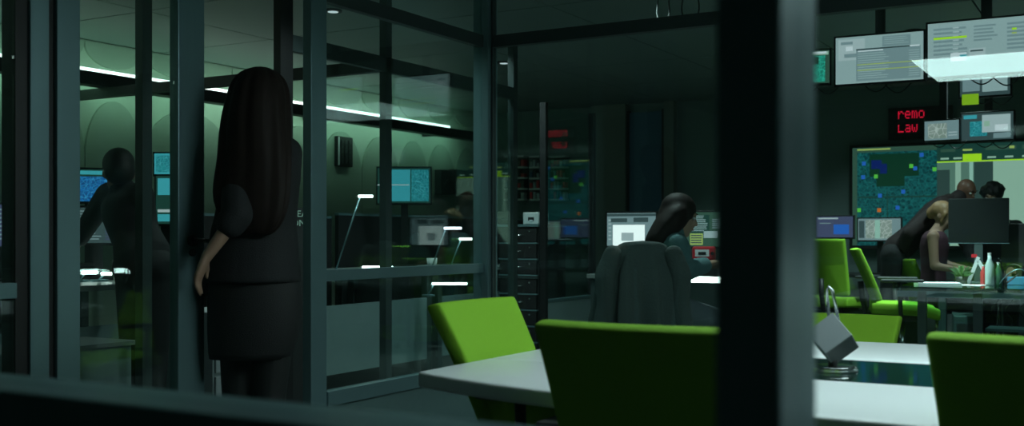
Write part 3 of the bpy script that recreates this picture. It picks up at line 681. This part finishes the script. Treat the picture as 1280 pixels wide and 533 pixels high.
bx('body', (-.18, -.42, .05), (.16, .34, zt_-.02), 'deskpanel', lc); bx('top_board', (-.2, -.44, zt_-.02), (.18, .36, zt_), 'desk', lc)
for k in range(3): d_ = bx('drawer', (.161, -.40, .08+.165*k), (.175, -.22, .23+.165*k), 'deskpanel', lc, bevel=.003); bx('handle', (.1755, -.36, .20+.165*k), (.185, -.26, .21+.165*k), 'alu', d_)
bx('plinth', (-.16, -.40, 0), (.14, .32, .05), 'black', lc)
wcab = empty('white_cabinet', (-4.38, 4.45, 0), 0, 'pale cabinet with a dark handle behind the standing woman', 'cabinet')
bx('body', (-.2, -.32, .03), (.18, .32, .70), 'deskpanel_light', wcab, bevel=.004)
for k in range(2):
    d_ = bx('drawer', (.181, -.31, .05+.33*k), (.195, .31, .36+.33*k), 'deskpanel_light', wcab, bevel=.003); bx('handle', (.196, -.1, .30+.33*k), (.21, .1, .315+.33*k), 'black', d_)
bx('plinth', (-.18, -.3, 0), (.16, .3, .03), 'black', wcab)
for px, py, D, wp, hp, cont, base, lb, fz in (
    (112, 232, 6.75, 56, 40, [(.0,.22,1,1,'map_blue'), (.05,.04,.9,.16,'s_cyan')], 's_bar', 'monitor with a glowing blue map in front of the silhouetted man', 50),
    (122, 282, 6.5, 60, 44, rows(.05,.6,.08,.95,11,'s_grey2',.4)+rows(.65,.95,.08,.95,11,'s_purple',.5), 's_dark', 'dim text monitor under the arm of the silhouetted man', 50),
    (14, 282, 6.3, 40, 52, rows(.1,.9,.1,.9,8,'s_grey2',.4)+[(.6,.5,.9,.62,'s_blue')], 's_purple', 'dim monitor with rows of text at the left edge', 55),
    (172, 296, 7.0, 34, 20, [(.1,.1,.9,.5,'s_blue')], 's_navy', 'small blue reflection beside the silhouetted man, modelled as a monitor', 40),  # blue reflection in the pane, built as a small screen
    (204, 205, 7.9, 22, 26, [(.1,.1,.9,.9,'map_cyan')], 's_cyan', 'small cyan screen high beside the blue tinted post', 30),
    (206, 250, 7.4, 22, 60, [(.1,.05,.9,.4,'s_cyan'), (.1,.7,.9,.76,'s_line'), (.1,.8,.9,.95,'s_cyan')], 's_bar', 'tall narrow cyan screen beside the blue tinted post', 30),
    (505, 232, 9.4, 66, 44, [(.05,.05,.62,.95,'s_cyan'), (.64,.05,.97,.95,'map_cyan'), (.0,.47,.6,.5,'s_line')], 's_bar', 'wide teal reflection in the left glass, modelled as a monitor', 30)):  # mirror image of another screen, built as a glowing monitor
    sup = P(px, py, D)
    monitor('office_monitor', lb, sup, span(0, wp, D), span(0, hp, D), R(fz), cont, base, 'stand', .84, group='left office monitors')
def tube_lamp(px, py, D, wp, label, m='led', base=.84, fz=30):
    c = P(px, py, D); t = empty('tube_lamp', (c.x, c.y, base), R(fz), label, 'lamp', 'slim desk lamps'); h = c.z-base; wdt = span(0, wp, D)
    bx('tube', (-wdt/2, -.015, h-.009), (wdt/2, .015, h+.009), m, t, bevel=.003)
    if h > .04:
        MB().cyl((-wdt/2-.3*h, 0, .012), (-wdt/2+.01, 0, h-.009), .006).build('arm', 'alu', t, True); MB().cyl((-wdt/2-.3*h, 0, 0), (-wdt/2-.3*h, 0, .012), .05).build('base', 'alu', t)
tube_lamp(457, 245.5, 7.6, 18, 'slim desk lamp with a short white tube near the keypad box')
tube_lamp(566, 285.5, 7.9, 22, 'slim desk lamp with a pinkish tube right of the teal reflection', 'led_pink')
tube_lamp(472, 334.5, 7.2, 38, 'low white tube lamp lying on the desk behind the waist rail')
tube_lamp(582, 299, 8.2, 16, 'short tube lamp close to the corner post')
tube_lamp(562, 355, 8.35, 44, 'bright white tube lamp under the desk edge near the corner post', base=.64)
tube_lamp(112, 341, 6.2, 18, 'white reflection below the dim text monitor, modelled as a tube lamp', base=.84)  # reflected table object, built as a glowing tube
tube_lamp(133, 342.5, 6.25, 12, 'short white reflection beside the beige one, modelled as a tube lamp', base=.84)  # another reflected table object given a glowing tube
def cup(px, py, D, label, m, r=.045, hgt=.12):
    c = P(px, py, D); e = lambda q: (Vector((q,0,0)), Vector((0,q,0)))
    o = MB().loft([((0,0,z), *e(q)) for z, q in ((0, r*.75), (hgt, r), (hgt, r*.9), (.01, r*.66))], 18).build('cup', m, None, True); o.location = (c.x, c.y, .8405); return tag(o, label, 'cup', 'cups on the left desks')
mat('beige', (.35, .38, .32), .6)
cup(150, 342, 6.3, 'beige reflection beside the short white one, modelled as a cup', 'beige')  # reflection of something on the table, built as a cup
cup(160, 322, 6.35, 'red cup behind the silhouetted man', 'redplastic', .03, .09)
cup(540, 330, 8.0, 'pale cup on the desk near the corner post', 'white_plastic', .04, .1)
# wall things beyond wall A
c = P(428, 190, DX(428, XW+.03)); kb = empty('keypad_box', (XW, c.y, c.z), 0, 'black wall box with a grid of buttons on the pale wall', 'wall box')
bx('case', (.023, -.12, -.15), (.07, .12, .15), 'black', kb, bevel=.006); bx('edge_strip', (.0705, -.115, -.14), (.075, -.098, .14), 'white_plastic', kb)
for q in range(5):
    for r_ in range(3): bx('key', (.0702, -.075+.06*r_, -.12+.05*q), (.078, -.035+.06*r_, -.085+.05*q), 'plastic_dark', kb)
for k, (p0, p1) in enumerate(((541, 555), (558, 580), (582, 597))):
    ya, yb = W(p0, DX(p0, XW))[1], W(p1, DX(p1, XW))[1]; yb = min(yb, YB2-.04); D = DX((p0+p1)/2, XW); za, zb2 = P(p0, 244, D).z, P(p0, 213, D).z
    hb = empty('equipment_case', (XW+.023, (ya+yb)/2, za), 0, ('leftmost dark equipment case hung on the pale wall', 'middle dark equipment case hung on the pale wall', 'dark equipment case on the pale wall nearest the corner')[k], 'wall box', 'equipment cases')
    hw = (yb-ya)/2; bx('case', (0, -hw, 0), (.09, hw, zb2-za), 'plastic_dark', hb, bevel=.008)
    MB().tube([(.09, -hw*.4, .1), (.13, -hw*.35, .17), (.13, hw*.35, .17), (.09, hw*.4, .1)], .010, 6).build('handle', 'black', hb, True)
# lettered board behind the woman: only a few letters show
c = P(377, 272, 6.05); lb_ = empty('lettered_board', (c.x, c.y, 0), R(62), 'dark board with pale block letters seen right beside the standing woman', 'board')
bx('board', (-.11, 0, .0), (.11, .02, c.z+.055), 'plastic_dark', lb_)
for k, s_ in enumerate(('REA', 'ONI')):
    tx = text_mesh('lettering', s_, .052, 's_frame', .001, lb_); tx.rotation_euler = (R(90), 0, 0); tx.location = (-.06, -.002, c.z+.003-.052*k)
M['letter_glow'] = lit('letter_glow', (.10, .20, .16), 1.0)  # letters are brightened by emission; the board holds no lamp
for o in bpy.data.objects:
    if o.name.startswith('lettering'): o.data.materials[0] = M['letter_glow']

for k, (px, rr) in enumerate(((829, .055), (863, .075))):
    x, y = W(px, 6.6); pts = [(rr*math.cos(R(-200+220*q/14))*.75, 0, -.19+rr*1.2+rr*1.2*math.sin(R(-200+220*q/14))) for q in range(15)]
    pts = [(pts[0][0]*.8, 0, 0)]+pts+[(pts[-1][0]*.8, 0, 0)]
    o = MB().tube(pts, .005, 6).build('cable_loop', 'black', None, True); o.location = (x, y, ZC)
    tag(o, ('narrow black cable loop hanging from the ceiling', 'wider black cable loop hanging from the ceiling')[k], 'cable', 'cable loops under the ceiling')
# ceiling spots added to brighten the dark office
def fill_downlight(x, y, e, label, spot=R(120)):
    t = empty('fill_downlight', (x, y, ZC), 0, label, 'lamp', 'added ceiling spots')
    MB().cyl((0,0,-.012), (0,0,0), .06, n=24).build('ring', 'black', t); MB().cyl((0,0,-.014), (0,0,-.0122), .035, n=20).build('lens', 's_white', t)
    point_light('bulb', 'SPOT', (0, 0, -.03), e, (.80, 1.0, .98), t, .05, spot=spot)  # invented fixture, added to raise the light around it
for x, y, e, lb in ((-1.40, 8.25, 480, 'added fill spot above the island desk'), (-2.2, 10.2, 40, 'added fill spot above the narrow side desk'),
                    (-1.15, 9.45, 75, 'added fill spot above the far side of the island desk'), (-2.6, 6.1, 85, 'added fill spot above the woman in the teal sweater'),
                    (-4.25, 6.95, 70, 'added fill spot before the drawer cabinet'), (-3.3, 9.9, 60, 'added fill spot before the pigeonhole racks'), (-5.2, 2.4, 9, 'added fill spot above the silhouetted man'),
                    (-4.6, 5.6, 45, 'added fill spot above the left desk lamps'), (-4.7, 8.0, 36, 'added fill spot above the far left desk'),
                    (.4, 6.6, 60, 'added fill spot behind the glass wall at the right'), (-3.55, 4.4, 40, 'added fill spot in the corridor behind the standing woman')):
    fill_downlight(x, y, e, lb, R(86) if e > 150 else R(120))

# ---------------------------------------------------------------- people
def remesh(mb, name, m, parent, voxel=.012, smooth=4):
    me = mb.mesh(name, [m]); t = bpy.data.objects.new(name+'_tmp', me); COL.objects.link(t)
    r = t.modifiers.new('r', 'REMESH'); r.mode = 'VOXEL'; r.voxel_size = voxel; r.use_smooth_shade = True
    sm = t.modifiers.new('s', 'SMOOTH'); sm.iterations = smooth; sm.factor = .5
    bpy.context.view_layer.update()
    m2 = bpy.data.meshes.new_from_object(t.evaluated_get(bpy.context.evaluated_depsgraph_get())); bpy.data.objects.remove(t)
    m2.name = name; m2.materials.clear(); m2.materials.append(M[m]); m2.polygons.foreach_set('use_smooth', [True]*len(m2.polygons))
    o = bpy.data.objects.new(name, m2); COL.objects.link(o); o.parent = parent; return o
def hand(mb, wr, d, n, side, curl=.4, k=1.0):
    """wrist, pointing direction, palm normal, side of the thumb (+1 / -1)"""
    d = Vector(d).normalized(); n = (Vector(n)-d*Vector(n).dot(d)).normalized(); s = d.cross(n)*side; wr = Vector(wr)
    mb.capsule(wr, wr+d*.03*k, .026*k, .034*k, flat=(s, 1.1, .6)); mb.capsule(wr+d*.03*k, wr+d*.075*k, .036*k, .038*k, flat=(s, 1.1, .45))
    for q, ln in enumerate((.068, .076, .07, .055)):
        b = wr+d*.082*k+s*(.028-.0185*q)*k; d1 = (d*math.cos(curl)+n*math.sin(curl)); d2 = (d*math.cos(curl*2.2)+n*math.sin(curl*2.2))
        p1 = b+d1*ln*.5*k; p2 = p1+d2*ln*.5*k
        mb.capsule(b, p1, .0095*k, .0088*k, 8); mb.capsule(p1, p2, .0088*k, .0075*k, 8)
    b = wr+d*.02*k+s*.03*k; t1 = (d*.75+s*.65+n*.2).normalized(); p1 = b+t1*.04*k; p2 = p1+(d+n*.3).normalized()*.032*k
    mb.capsule(b, p1, .013*k, .011*k, 8); mb.capsule(p1, p2, .011*k, .009*k, 8)
def head(mb, c, fwd, k=1.0):
    f = Vector(fwd).normalized(); up = Vector((0,0,1)); r = f.cross(up).normalized(); up2 = r.cross(f)
    rot = Matrix((r, f, up2)).transposed(); c = Vector(c); q = lambda x, y, z: c+rot@Vector((x, y, z))*k
    mb.ellip(q(0, -.012, .025), (.074*k, .092*k, .092*k), rot); mb.ellip(q(0, .018, -.045), (.056*k, .066*k, .07*k), rot)
    mb.ellip(q(0, .055, -.088), (.026*k, .026*k, .022*k), rot)
    mb.capsule(q(0, .082, .012), q(0, .100, -.022), .009*k, .014*k, 8)
    mb.capsule(q(-.03, .078, .028), q(.03, .078, .028), .011*k, .011*k, 8)
    mb.capsule(q(-.018, .083, -.055), q(.018, .083, -.055), .008*k, .008*k, 8)
    for s in (-1, 1): mb.ellip(q(s*.075, -.008, -.008), (.010*k, .02*k, .032*k), rot)
    return rot, q
def face(parent, q, k=1.0):
    for s in (-1, 1):
        MB().ellip(q(s*.03, .077, .008), (.012*k, .010*k, .009*k), None, 10, 6).build('eye', 'eye', parent, True)
        MB().capsule(q(s*.014, .091, .036), q(s*.045, .080, .037), .0035*k, .003*k, 6).build('eyebrow', 'hair_black', parent, True)
    MB().capsule(q(-.018, .090, -.056), q(.018, .090, -.056), .005*k, .005*k, 6).build('mouth', 'lips', parent, True)
def figure(label, J, hf, body='skin', voxel=.012, inflate=None, k=1.0, hands=None, cat='person', sub=1):
    """J: joint name -> world point. Returns (root, local joints, head frame)."""
    base = Vector((J['pelvis'].x, J['pelvis'].y, 0)); t = empty('person', base, 0, label, cat)
    L = {n: p-base for n, p in J.items()}
    mb = MB(); rot, q = head(mb, L['head'], hf, k)
    mb.capsule(L['neck']-Vector((0,0,.02)), L['head']-Vector((0,0,.05)), .055*k, .05*k)
    torso(mb, L, 0, k)
    for s in 'LR':
        mb.chain([L['sh'+s], L['el'+s], L['wr'+s]], [.047*k, .038*k, .024*k])
        mb.chain([L['hip'+s], L['kn'+s], L['an'+s]], [.082*k, .056*k, .034*k])
        fd = L.get('toe'+s, L['an'+s]+Vector((0, .14, 0))); a = L['an'+s]
        mb.capsule(a-Vector((0,0,.03)), Vector((fd.x, fd.y, a.z-.055)), .036, .028)
        if hands and s in hands: hand(mb, L['wr'+s], *hands[s])
        else: hand(mb, L['wr'+s], L['wr'+s]-L['el'+s], (0, 0, -1) if abs((L['wr'+s]-L['el'+s]).normalized().z) < .8 else (0, 1, 0), 1)
    b = remesh(mb, 'body', body, t, voxel)
    face(b, q, k)
    return t, L, rot, q
def torso(mb, L, inf, k=1.0, top=True, wide=1.0):
    side = (L['shR']-L['shL']).normalized(); hs = (L['hipR']-L['hipL']).normalized()
    sw = (L['shR']-L['shL']).length/2; pel = L['pelvis']; ch = L['chest']; nk = L['neck']
    def ring(p, s, w_, d_, nxt): ax = nxt.normalized(); s = (s-ax*s.dot(ax)).normalized(); return (p, s*(w_+inf)*wide, ax.cross(s)*(d_+inf))
    ax1 = ch-pel; ax2 = nk-ch
    mb.loft([ring(pel-ax1.normalized()*.10, hs, .12*k, .085*k, ax1), ring(pel, hs, .155*k, .11*k, ax1), ring(pel.lerp(ch, .45), (hs+side), .125*k, .09*k, ax1), ring(ch, side, .15*k, .11*k, ax1+ax2), ring(ch.lerp(nk, .55), side, .15*k, .10*k, ax2), ring(ch.lerp(nk, .85), side, .11*k, .075*k, ax2), ring(nk, side, .055*k, .055*k, ax2)], 20)
    if top: mb.capsule(L['shL'], L['shR'], .052*k+inf, .052*k+inf)
def garment(t, L, m, name, sleeves=None, inf=.014, legs=False, voxel=.013, k=1.0, wide=1.0, collar=.2):
    mb = MB()
    if not legs:
        torso(mb, L, inf, k, top=bool(sleeves), wide=wide)
        if sleeves: mb.capsule(L['neck']-Vector((0,0,.01)), L['neck'].lerp(L['head'], collar), .058*k+inf, .052*k+inf)
        for s in 'LR':
            if sleeves:
                f = sleeves if isinstance(sleeves, (int, float)) else sleeves[s]
                if f <= 1: mb.capsule(L['sh'+s], L['sh'+s].lerp(L['el'+s], f), .055*k+inf, .045*k+inf)
                else:
                    mb.capsule(L['sh'+s], L['el'+s], .055*k+inf, .042*k+inf); mb.capsule(L['el'+s], L['el'+s].lerp(L['wr'+s], f-1), .042*k+inf, .034*k+inf)
    else:
        for s in 'LR': mb.chain([L['hip'+s], L['kn'+s], L['an'+s]], [.088*k+inf, .062*k+inf, .045*k+inf])
        mb.capsule(L['hipL'], L['hipR'], .10*k+inf, .10*k+inf)
    return remesh(mb, name, m, t, voxel)
def shoes(t, L, m='black'):
    for s in 'LR':
        a = L['an'+s]; f = L.get('toe'+s, a+Vector((0, .14, 0))); mb = MB()
        mb.capsule(a-Vector((0,0,.035)), Vector((f.x, f.y, a.z-.055)), .046, .036)
        mb.build('shoe', m, t, True)

# --- the standing woman in the doorway
D = 4.12; q0 = lambda x, y, d=0: P(x, y, D+d)
fx = 0.0
g = lambda x, d, z: Vector((*W(x, D+d), z))
J = {'head': q0(327, 127, .03), 'neck': q0(329, 166), 'chest': q0(328, 222), 'pelvis': q0(322, 342), 'shL': q0(296, 188), 'shR': q0(357, 192, .02),
     'elL': q0(297, 268, -.17), 'wrL': q0(258, 322, -.21), 'elR': q0(354, 272, .08), 'wrR': q0(336, 318, .26),
     'hipL': q0(300, 362), 'hipR': q0(346, 362), 'knL': g(298, .03, .50), 'knR': g(337, .0, .50), 'anL': g(300, .02, .10), 'anR': g(336, -.06, .10)}
fv = Vector((-.68, .73, 0))
J['toeL'] = J['anL']+fv*.15; J['toeR'] = J['anR']+fv*.15
hd_dir = (J['wrL']-J['elL']).normalized()
dn = (P(244, 356, D-.21)-J['wrL'])
wm, L, rot, q = figure('woman with long dark hair standing in the glass doorway, back turned, black jacket and skirt', J, (-.8, .6, -.05), 'skin', .0075, k=.88, hands={'L': (dn, (.866, .5, 0), -1, .3, .92), 'R': (Vector((-.3, .9, -.1)), (0, 0, -1), 1, .4)})
mb = MB(); cr = Vector((.8660254, .5, 0)); cf = Vector((-.5, .8660254, 0)); s_ = D/F; base = wm.location
def crow(x, y, hw, dp, d=0): return (q0(x, y, d)-base, cr*hw*s_, cf*dp)
mb.loft([crow(330, 158, 14, .05), crow(329, 168, 26, .075), crow(329, 180, 42, .095), crow(330, 200, 46, .115), crow(325, 235, 48, .12), crow(318, 285, 53, .12), crow(316, 325, 58, .14), crow(315, 349, 62, .15), crow(315, 353, 61, .148)], 28)
mb.capsule(L['shL'], L['shR'], .062, .066); torso(mb, L, .014, .88)
mb.chain([L['shL'], L['elL'], L['elL'].lerp(L['wrL'], .22)], [.070, .060, .056]); mb.chain([L['shR'], L['elR'], L['elR'].lerp(L['wrR'], .8)], [.066, .054, .045])
jk = remesh(mb, 'jacket', 'cloth_black', wm, .009, 5)
MB().loft([(c_, a_, b_) for c_, a_, b_ in [crow(266, 320, 10, .05, .02), crow(264, 350, 11, .05, .02), crow(262, 369, 10, .05, .02)]], 14).build('jacket_flap', 'cloth_black', wm, True)
sk = MB()
rg = []
for y, c_, hw, dp in ((322, 318, 50, .12), (345, 318, 56, .125), (380, 319, 59, .13), (415, 317, 57, .12), (440, 314, 53, .11), (448, 312, 50, .105)):
    rg.append(crow(c_, y, hw, dp))
sk.loft(rg, 32); sk.build('skirt', 'cloth_skirt', wm, True)
tg = MB()
for s in 'LR': tg.chain([L['hip'+s], L['kn'+s], L['an'+s]], [.09, .064, .042])
remesh(tg, 'tights', 'tights', wm, .011); shoes(wm, L)
# hair: a cap on the skull and a long furrowed fall down the back
mb = MB(); n = 56; rg = []
prof = [(327, 84, 6, .03, .03), (326, 88, 19, .08, .03), (325, 97, 30, .115, .02), (324, 112, 37, .135, .01), (322, 132, 40, .135, -.005), (319, 155, 43, .12, -.03), (318, 180, 44, .09, -.075), (317, 205, 45, .07, -.10), (314, 230, 47, .05, -.12), (313, 252, 46, .045, -.13), (315, 270, 40, .04, -.135), (319, 286, 28, .03, -.135), (323, 296, 14, .015, -.13)]
vs = []; fs = []
for r_, (x, y, hw, dp, dd) in enumerate(prof):
    c_ = q0(x, y, dd)-base
    for i in range(n):
        t_ = 2*math.pi*i/n; fr = 1+.035*math.sin(9*t_+r_*.12)+.025*math.sin(17*t_+1+r_*.07)
        vs.append(c_+cr*hw*s_*math.cos(t_)*fr+cf*dp*math.sin(t_)*fr)
for r_ in range(len(prof)-1):
    for i in range(n): fs.append((r_*n+i, r_*n+(i+1) % n, (r_+1)*n+(i+1) % n, (r_+1)*n+i))
fs.append(tuple(range(n))); fs.append(tuple(range((len(prof)-1)*n, len(prof)*n)))
hr = mb.add(vs, fs).build('hair', 'hair_dark', wm, True); sm = hr.modifiers.new('sub', 'SUBSURF'); sm.levels = 1; sm.render_levels = 1
for k in range(3):
    pts = [q0(278-8*s/5-k*2, 165+22*s, -.03)-base for s in range(5)]; MB().tube(pts, .002, 5).build('hair_lock', 'hair_dark', hr, True)

# --- silhouetted man bending over the left desk
D = 5.75; q0 = lambda x, y, d=0: P(x, y, D+d); g = lambda x, d, z: Vector((*W(x, D+d), z))
J = {'head': q0(148, 217), 'neck': q0(154, 240), 'chest': q0(160, 262), 'pelvis': q0(178, 325, -.15), 'shL': q0(136, 244, .1), 'shR': q0(176, 244, -.08), 'elL': q0(117, 270, .18), 'wrL': q0(99, 299, .28),
     'elR': q0(184, 290, -.08), 'wrR': q0(172, 325, .1), 'hipL': q0(168, 335, -.12), 'hipR': q0(192, 335, -.2), 'knL': g(168, -.05, .5), 'knR': g(192, -.2, .5), 'anL': g(160, -.2, .09), 'anR': g(188, -.3, .09)}
fv = Vector((-.9, .4, 0)); J['toeL'] = J['anL']+fv*.16; J['toeR'] = J['anR']+fv*.16
m1, L, rot, q = figure('man in dark clothes bending over the desk in front of the blue map monitor', J, (-.85, .5, -.25), 'skin')
garment(m1, L, 'cloth_black', 'sweater', 1.95, .016); garment(m1, L, 'cloth_black', 'trousers', legs=True); shoes(m1, L)
mb = MB(); mb.ellip(q(0, -.02, .045), (.085, .102, .09), rot); mb.ellip(q(0, -.045, .0), (.08, .08, .08), rot); remesh(mb, 'hair', 'hair_black', m1, .012)

# --- woman in the teal sweater at the middle desk
D = 6.15; q0 = lambda x, y, d=0: P(x, y, D+d); g = lambda x, d, z: Vector((*W(x, D+d), z))
J = {'head': q0(850, 271, .02), 'neck': q0(840, 294), 'chest': q0(836, 322), 'pelvis': q0(836, 385), 'shL': q0(828, 304, .17), 'shR': q0(846, 306, -.12), 'elL': q0(850, 338, .25), 'wrL': q0(885, 330, .5),
     'elR': q0(856, 340, -.1), 'wrR': q0(884, 331, .18), 'hipL': q0(836, 388, .1), 'hipR': q0(840, 388, -.08), 'knL': g(893, .34, .60), 'knR': g(897, .12, .60), 'anL': g(880, .36, .09), 'anR': g(884, .10, .09)}
fv = Vector((.85, .5, 0)); J['toeL'] = J['anL']+fv*.15; J['toeR'] = J['anR']+fv*.15
m2, L, rot, q = figure('seated woman with long brown hair and teal sweater typing beside the red radio', J, (.85, .45, -.25), 'skin', .010)
garment(m2, L, 'cloth_teal', 'sweater', 1.85, .015); garment(m2, L, 'jeans', 'trousers', legs=True); shoes(m2, L)
mb = MB(); mb.ellip(q(0, -.02, .04), (.086, .105, .095), rot); mb.ellip(q(0, -.06, -.02), (.08, .07, .11), rot)
hp = [q0(843, 272, .0), q0(832, 285, -.02), q0(822, 300, -.04), q0(812, 315, -.05)]
for k in range(3): mb.capsule(hp[k]-m2.location, hp[k+1]-m2.location, (.10, .095, .085, .05)[k], (.10, .095, .085, .05)[k+1], 14, (cf, 1.15, .8))
for s in (-1, 1): mb.capsule(q(s*.07, .0, .0), q(s*.07, -.03, -.16), .022, .018)
remesh(mb, 'hair', 'hair_dark', m2, .012)
# her chair with a coat over its back
ch_x, ch_y = W(826, 6.05)
cht = chair((ch_x, ch_y), R(-12), 'green task chair under a grey coat where the woman in teal sits', dz=.05, top=.97, group='green task chairs', name='task_chair', arms=False, wt=.19)
D = 5.72; n = 90; cl = MB(); vs = []; fs = []
rowsn = 13
ctx, cty = W(800, D); cbase = Vector((ctx, cty, 0))
for r_ in range(rowsn):
    v = r_/(rowsn-1); y = 301+v*118
    hw = (26+22*min(1, v*3.2)+8*v); cxp = 803-2*v
    for i in range(n):
        t_ = 2*math.pi*i/n; fr = 1+(.03+.17*v)*math.sin(9*t_+.9*math.sin(3*v))+.10*v*math.sin(15*t_+2)
        c_ = P(cxp, y, D)-cbase; dp = .035+.075*min(1, v*2)
        vs.append(c_+cr*hw*D/F*math.cos(t_)*fr+cf*dp*math.sin(t_)*fr)
for r_ in range(rowsn-1):
    for i in range(n): fs.append((r_*n+i, r_*n+(i+1) % n, (r_+1)*n+(i+1) % n, (r_+1)*n+i))
fs.append(tuple(range(n)))
co = empty('coat', cbase, 0, 'long grey coat draped over a chair back behind the glass', 'coat')
o = cl.add(vs, fs).build('coat_body', 'coat', co, True); sm = o.modifiers.new('sub', 'SUBSURF'); sm.levels = 1; sm.render_levels = 1
for s, x in ((-1, 756), (1, 852)):
    pts = [P(x-s*10, 318, D-.05)-cbase, P(x, 345, D-.06)-cbase, P(x-s*2, 380, D-.05)-cbase, P(x+s*2, 405, D-.04)-cbase]
    mb = MB(); mb.chain(pts, [.05, .055, .05, .055], 12); remesh(mb, 'sleeve', 'coat', co, .012)

# --- people around the island desk
D = 9.45; q0 = lambda x, y, d=0: P(x, y, D+d); g = lambda x, d, z: Vector((*W(x, D+d), z))
J = {'head': q0(1179, 270), 'neck': q0(1169, 289), 'chest': q0(1168, 308), 'pelvis': q0(1166, 365), 'shL': q0(1172, 296, .16), 'shR': q0(1166, 296, -.14), 'elL': q0(1180, 330, .1), 'wrL': q0(1208, 336, .0),
     'elR': q0(1168, 333, -.2), 'wrR': q0(1202, 338, -.28), 'hipL': q0(1168, 370, .09), 'hipR': q0(1165, 370, -.09), 'knL': g(1215, .05, .50), 'knR': g(1213, -.12, .50), 'anL': g(1205, .05, .09), 'anR': g(1202, -.1, .09)}
fv = Vector((.95, .1, 0)); J['toeL'] = J['anL']+fv*.15; J['toeR'] = J['anR']+fv*.15
m3, L, rot, q = figure('seated woman with tied blonde hair and dark sleeveless top, bare arm on the desk', J, (.92, -.15, -.3), 'skin', .011, hands={'L': ((1, .1, -.1), (0, 0, -1), 1, .4), 'R': ((1, .0, -.1), (0, 0, -1), -1, .4)})
garment(m3, L, 'cloth_maroon', 'top', None, .012); garment(m3, L, 'cloth_black', 'trousers', legs=True); shoes(m3, L)
mb = MB(); mb.ellip(q(0, -.025, .04), (.084, .10, .09), rot); mb.ellip(q(0, -.10, .0), (.05, .05, .06), rot)
for s in (-1, 1): mb.capsule(q(s*.07, .03, .03), q(s*.07, .02, -.05), .02, .014)
remesh(mb, 'hair', 'hair_blonde', m3, .011)

D = 9.85; q0 = lambda x, y, d=0: P(x, y, D+d); g = lambda x, d, z: Vector((*W(x, D+d), z))
J = {'head': q0(1208, 240), 'neck': q0(1192, 252), 'chest': q0(1170, 268), 'pelvis': q0(1122, 312), 'shL': q0(1186, 252, .20), 'shR': q0(1178, 258, -.18), 'elL': q0(1200, 292, .2), 'wrL': q0(1218, 325, .1),
     'elR': q0(1136, 292, -.24), 'wrR': q0(1120, 322, -.05), 'hipL': q0(1120, 318, .10), 'hipR': q0(1116, 320, -.10), 'knL': g(1122, .15, .50), 'knR': g(1110, -.08, .50), 'anL': g(1116, .14, .09), 'anR': g(1102, -.05, .09)}
fv = Vector((.95, .1, 0)); J['toeL'] = J['anL']+fv*.16; J['toeR'] = J['anR']+fv*.16
m4, L, rot, q = figure('bald man in dark brown sweater leaning over behind the seated blonde woman', J, (.75, -.55, -.35), 'skin_dark', .012)
garment(m4, L, 'cloth_brown', 'sweater', 1.95, .022, collar=.45); garment(m4, L, 'cloth_black', 'trousers', legs=True); shoes(m4, L)

D = 9.95; q0 = lambda x, y, d=0: P(x, y, D+d); g = lambda x, d, z: Vector((*W(x, D+d), z))
J = {'head': q0(1240, 248), 'neck': q0(1243, 273), 'chest': q0(1246, 296), 'pelvis': q0(1250, 345, .15), 'shL': q0(1270, 284), 'shR': q0(1220, 284), 'elL': q0(1278, 316, -.05), 'wrL': q0(1264, 336, -.28),
     'elR': q0(1212, 316, -.05), 'wrR': q0(1224, 338, -.28), 'hipL': q0(1262, 350, .15), 'hipR': q0(1238, 350, .15), 'knL': g(1264, -.15, .5), 'knR': g(1236, -.15, .5), 'anL': g(1264, .05, .09), 'anR': g(1236, .05, .09)}
fv = Vector((.3, -.95, 0)); J['toeL'] = J['anL']+fv*.16; J['toeR'] = J['anR']+fv*.16
m5, L, rot, q = figure('man with thick curly dark hair behind the large black monitor', J, (-.1, -.98, -.15), 'skin', .012)
garment(m5, L, 'cloth_black', 'shirt', 1.9, .016); garment(m5, L, 'cloth_black', 'trousers', legs=True); shoes(m5, L)
mb = MB(); mb.ellip(q(0, -.03, .05), (.10, .11, .095), rot)
for k in range(40):
    an = random.random()*6.28; el = random.random()*1.3
    mb.ellip(q(math.cos(an)*math.cos(el)*.098, -.03+math.sin(an)*math.cos(el)*.105, .05+math.sin(el)*.09), (.022, .022, .022), rot, 8, 6)
remesh(mb, 'hair', 'hair_black', m5, .011, 2)
st5 = empty('stool', (m5.location.x, m5.location.y+.02, 0), 0, 'tall black stool under the man with curly hair', 'stool')
sz = J['pelvis'].z-.12
MB().cyl((0,0,sz-.05), (0,0,sz), .17, n=24).build('seat', 'black', st5, True); MB().cyl((0,0,.03), (0,0,sz-.05), .025).build('column', 'chrome', st5, True); MB().cyl((0,0,0), (0,0,.03), .2, .18, n=24).build('base', 'black', st5, True)
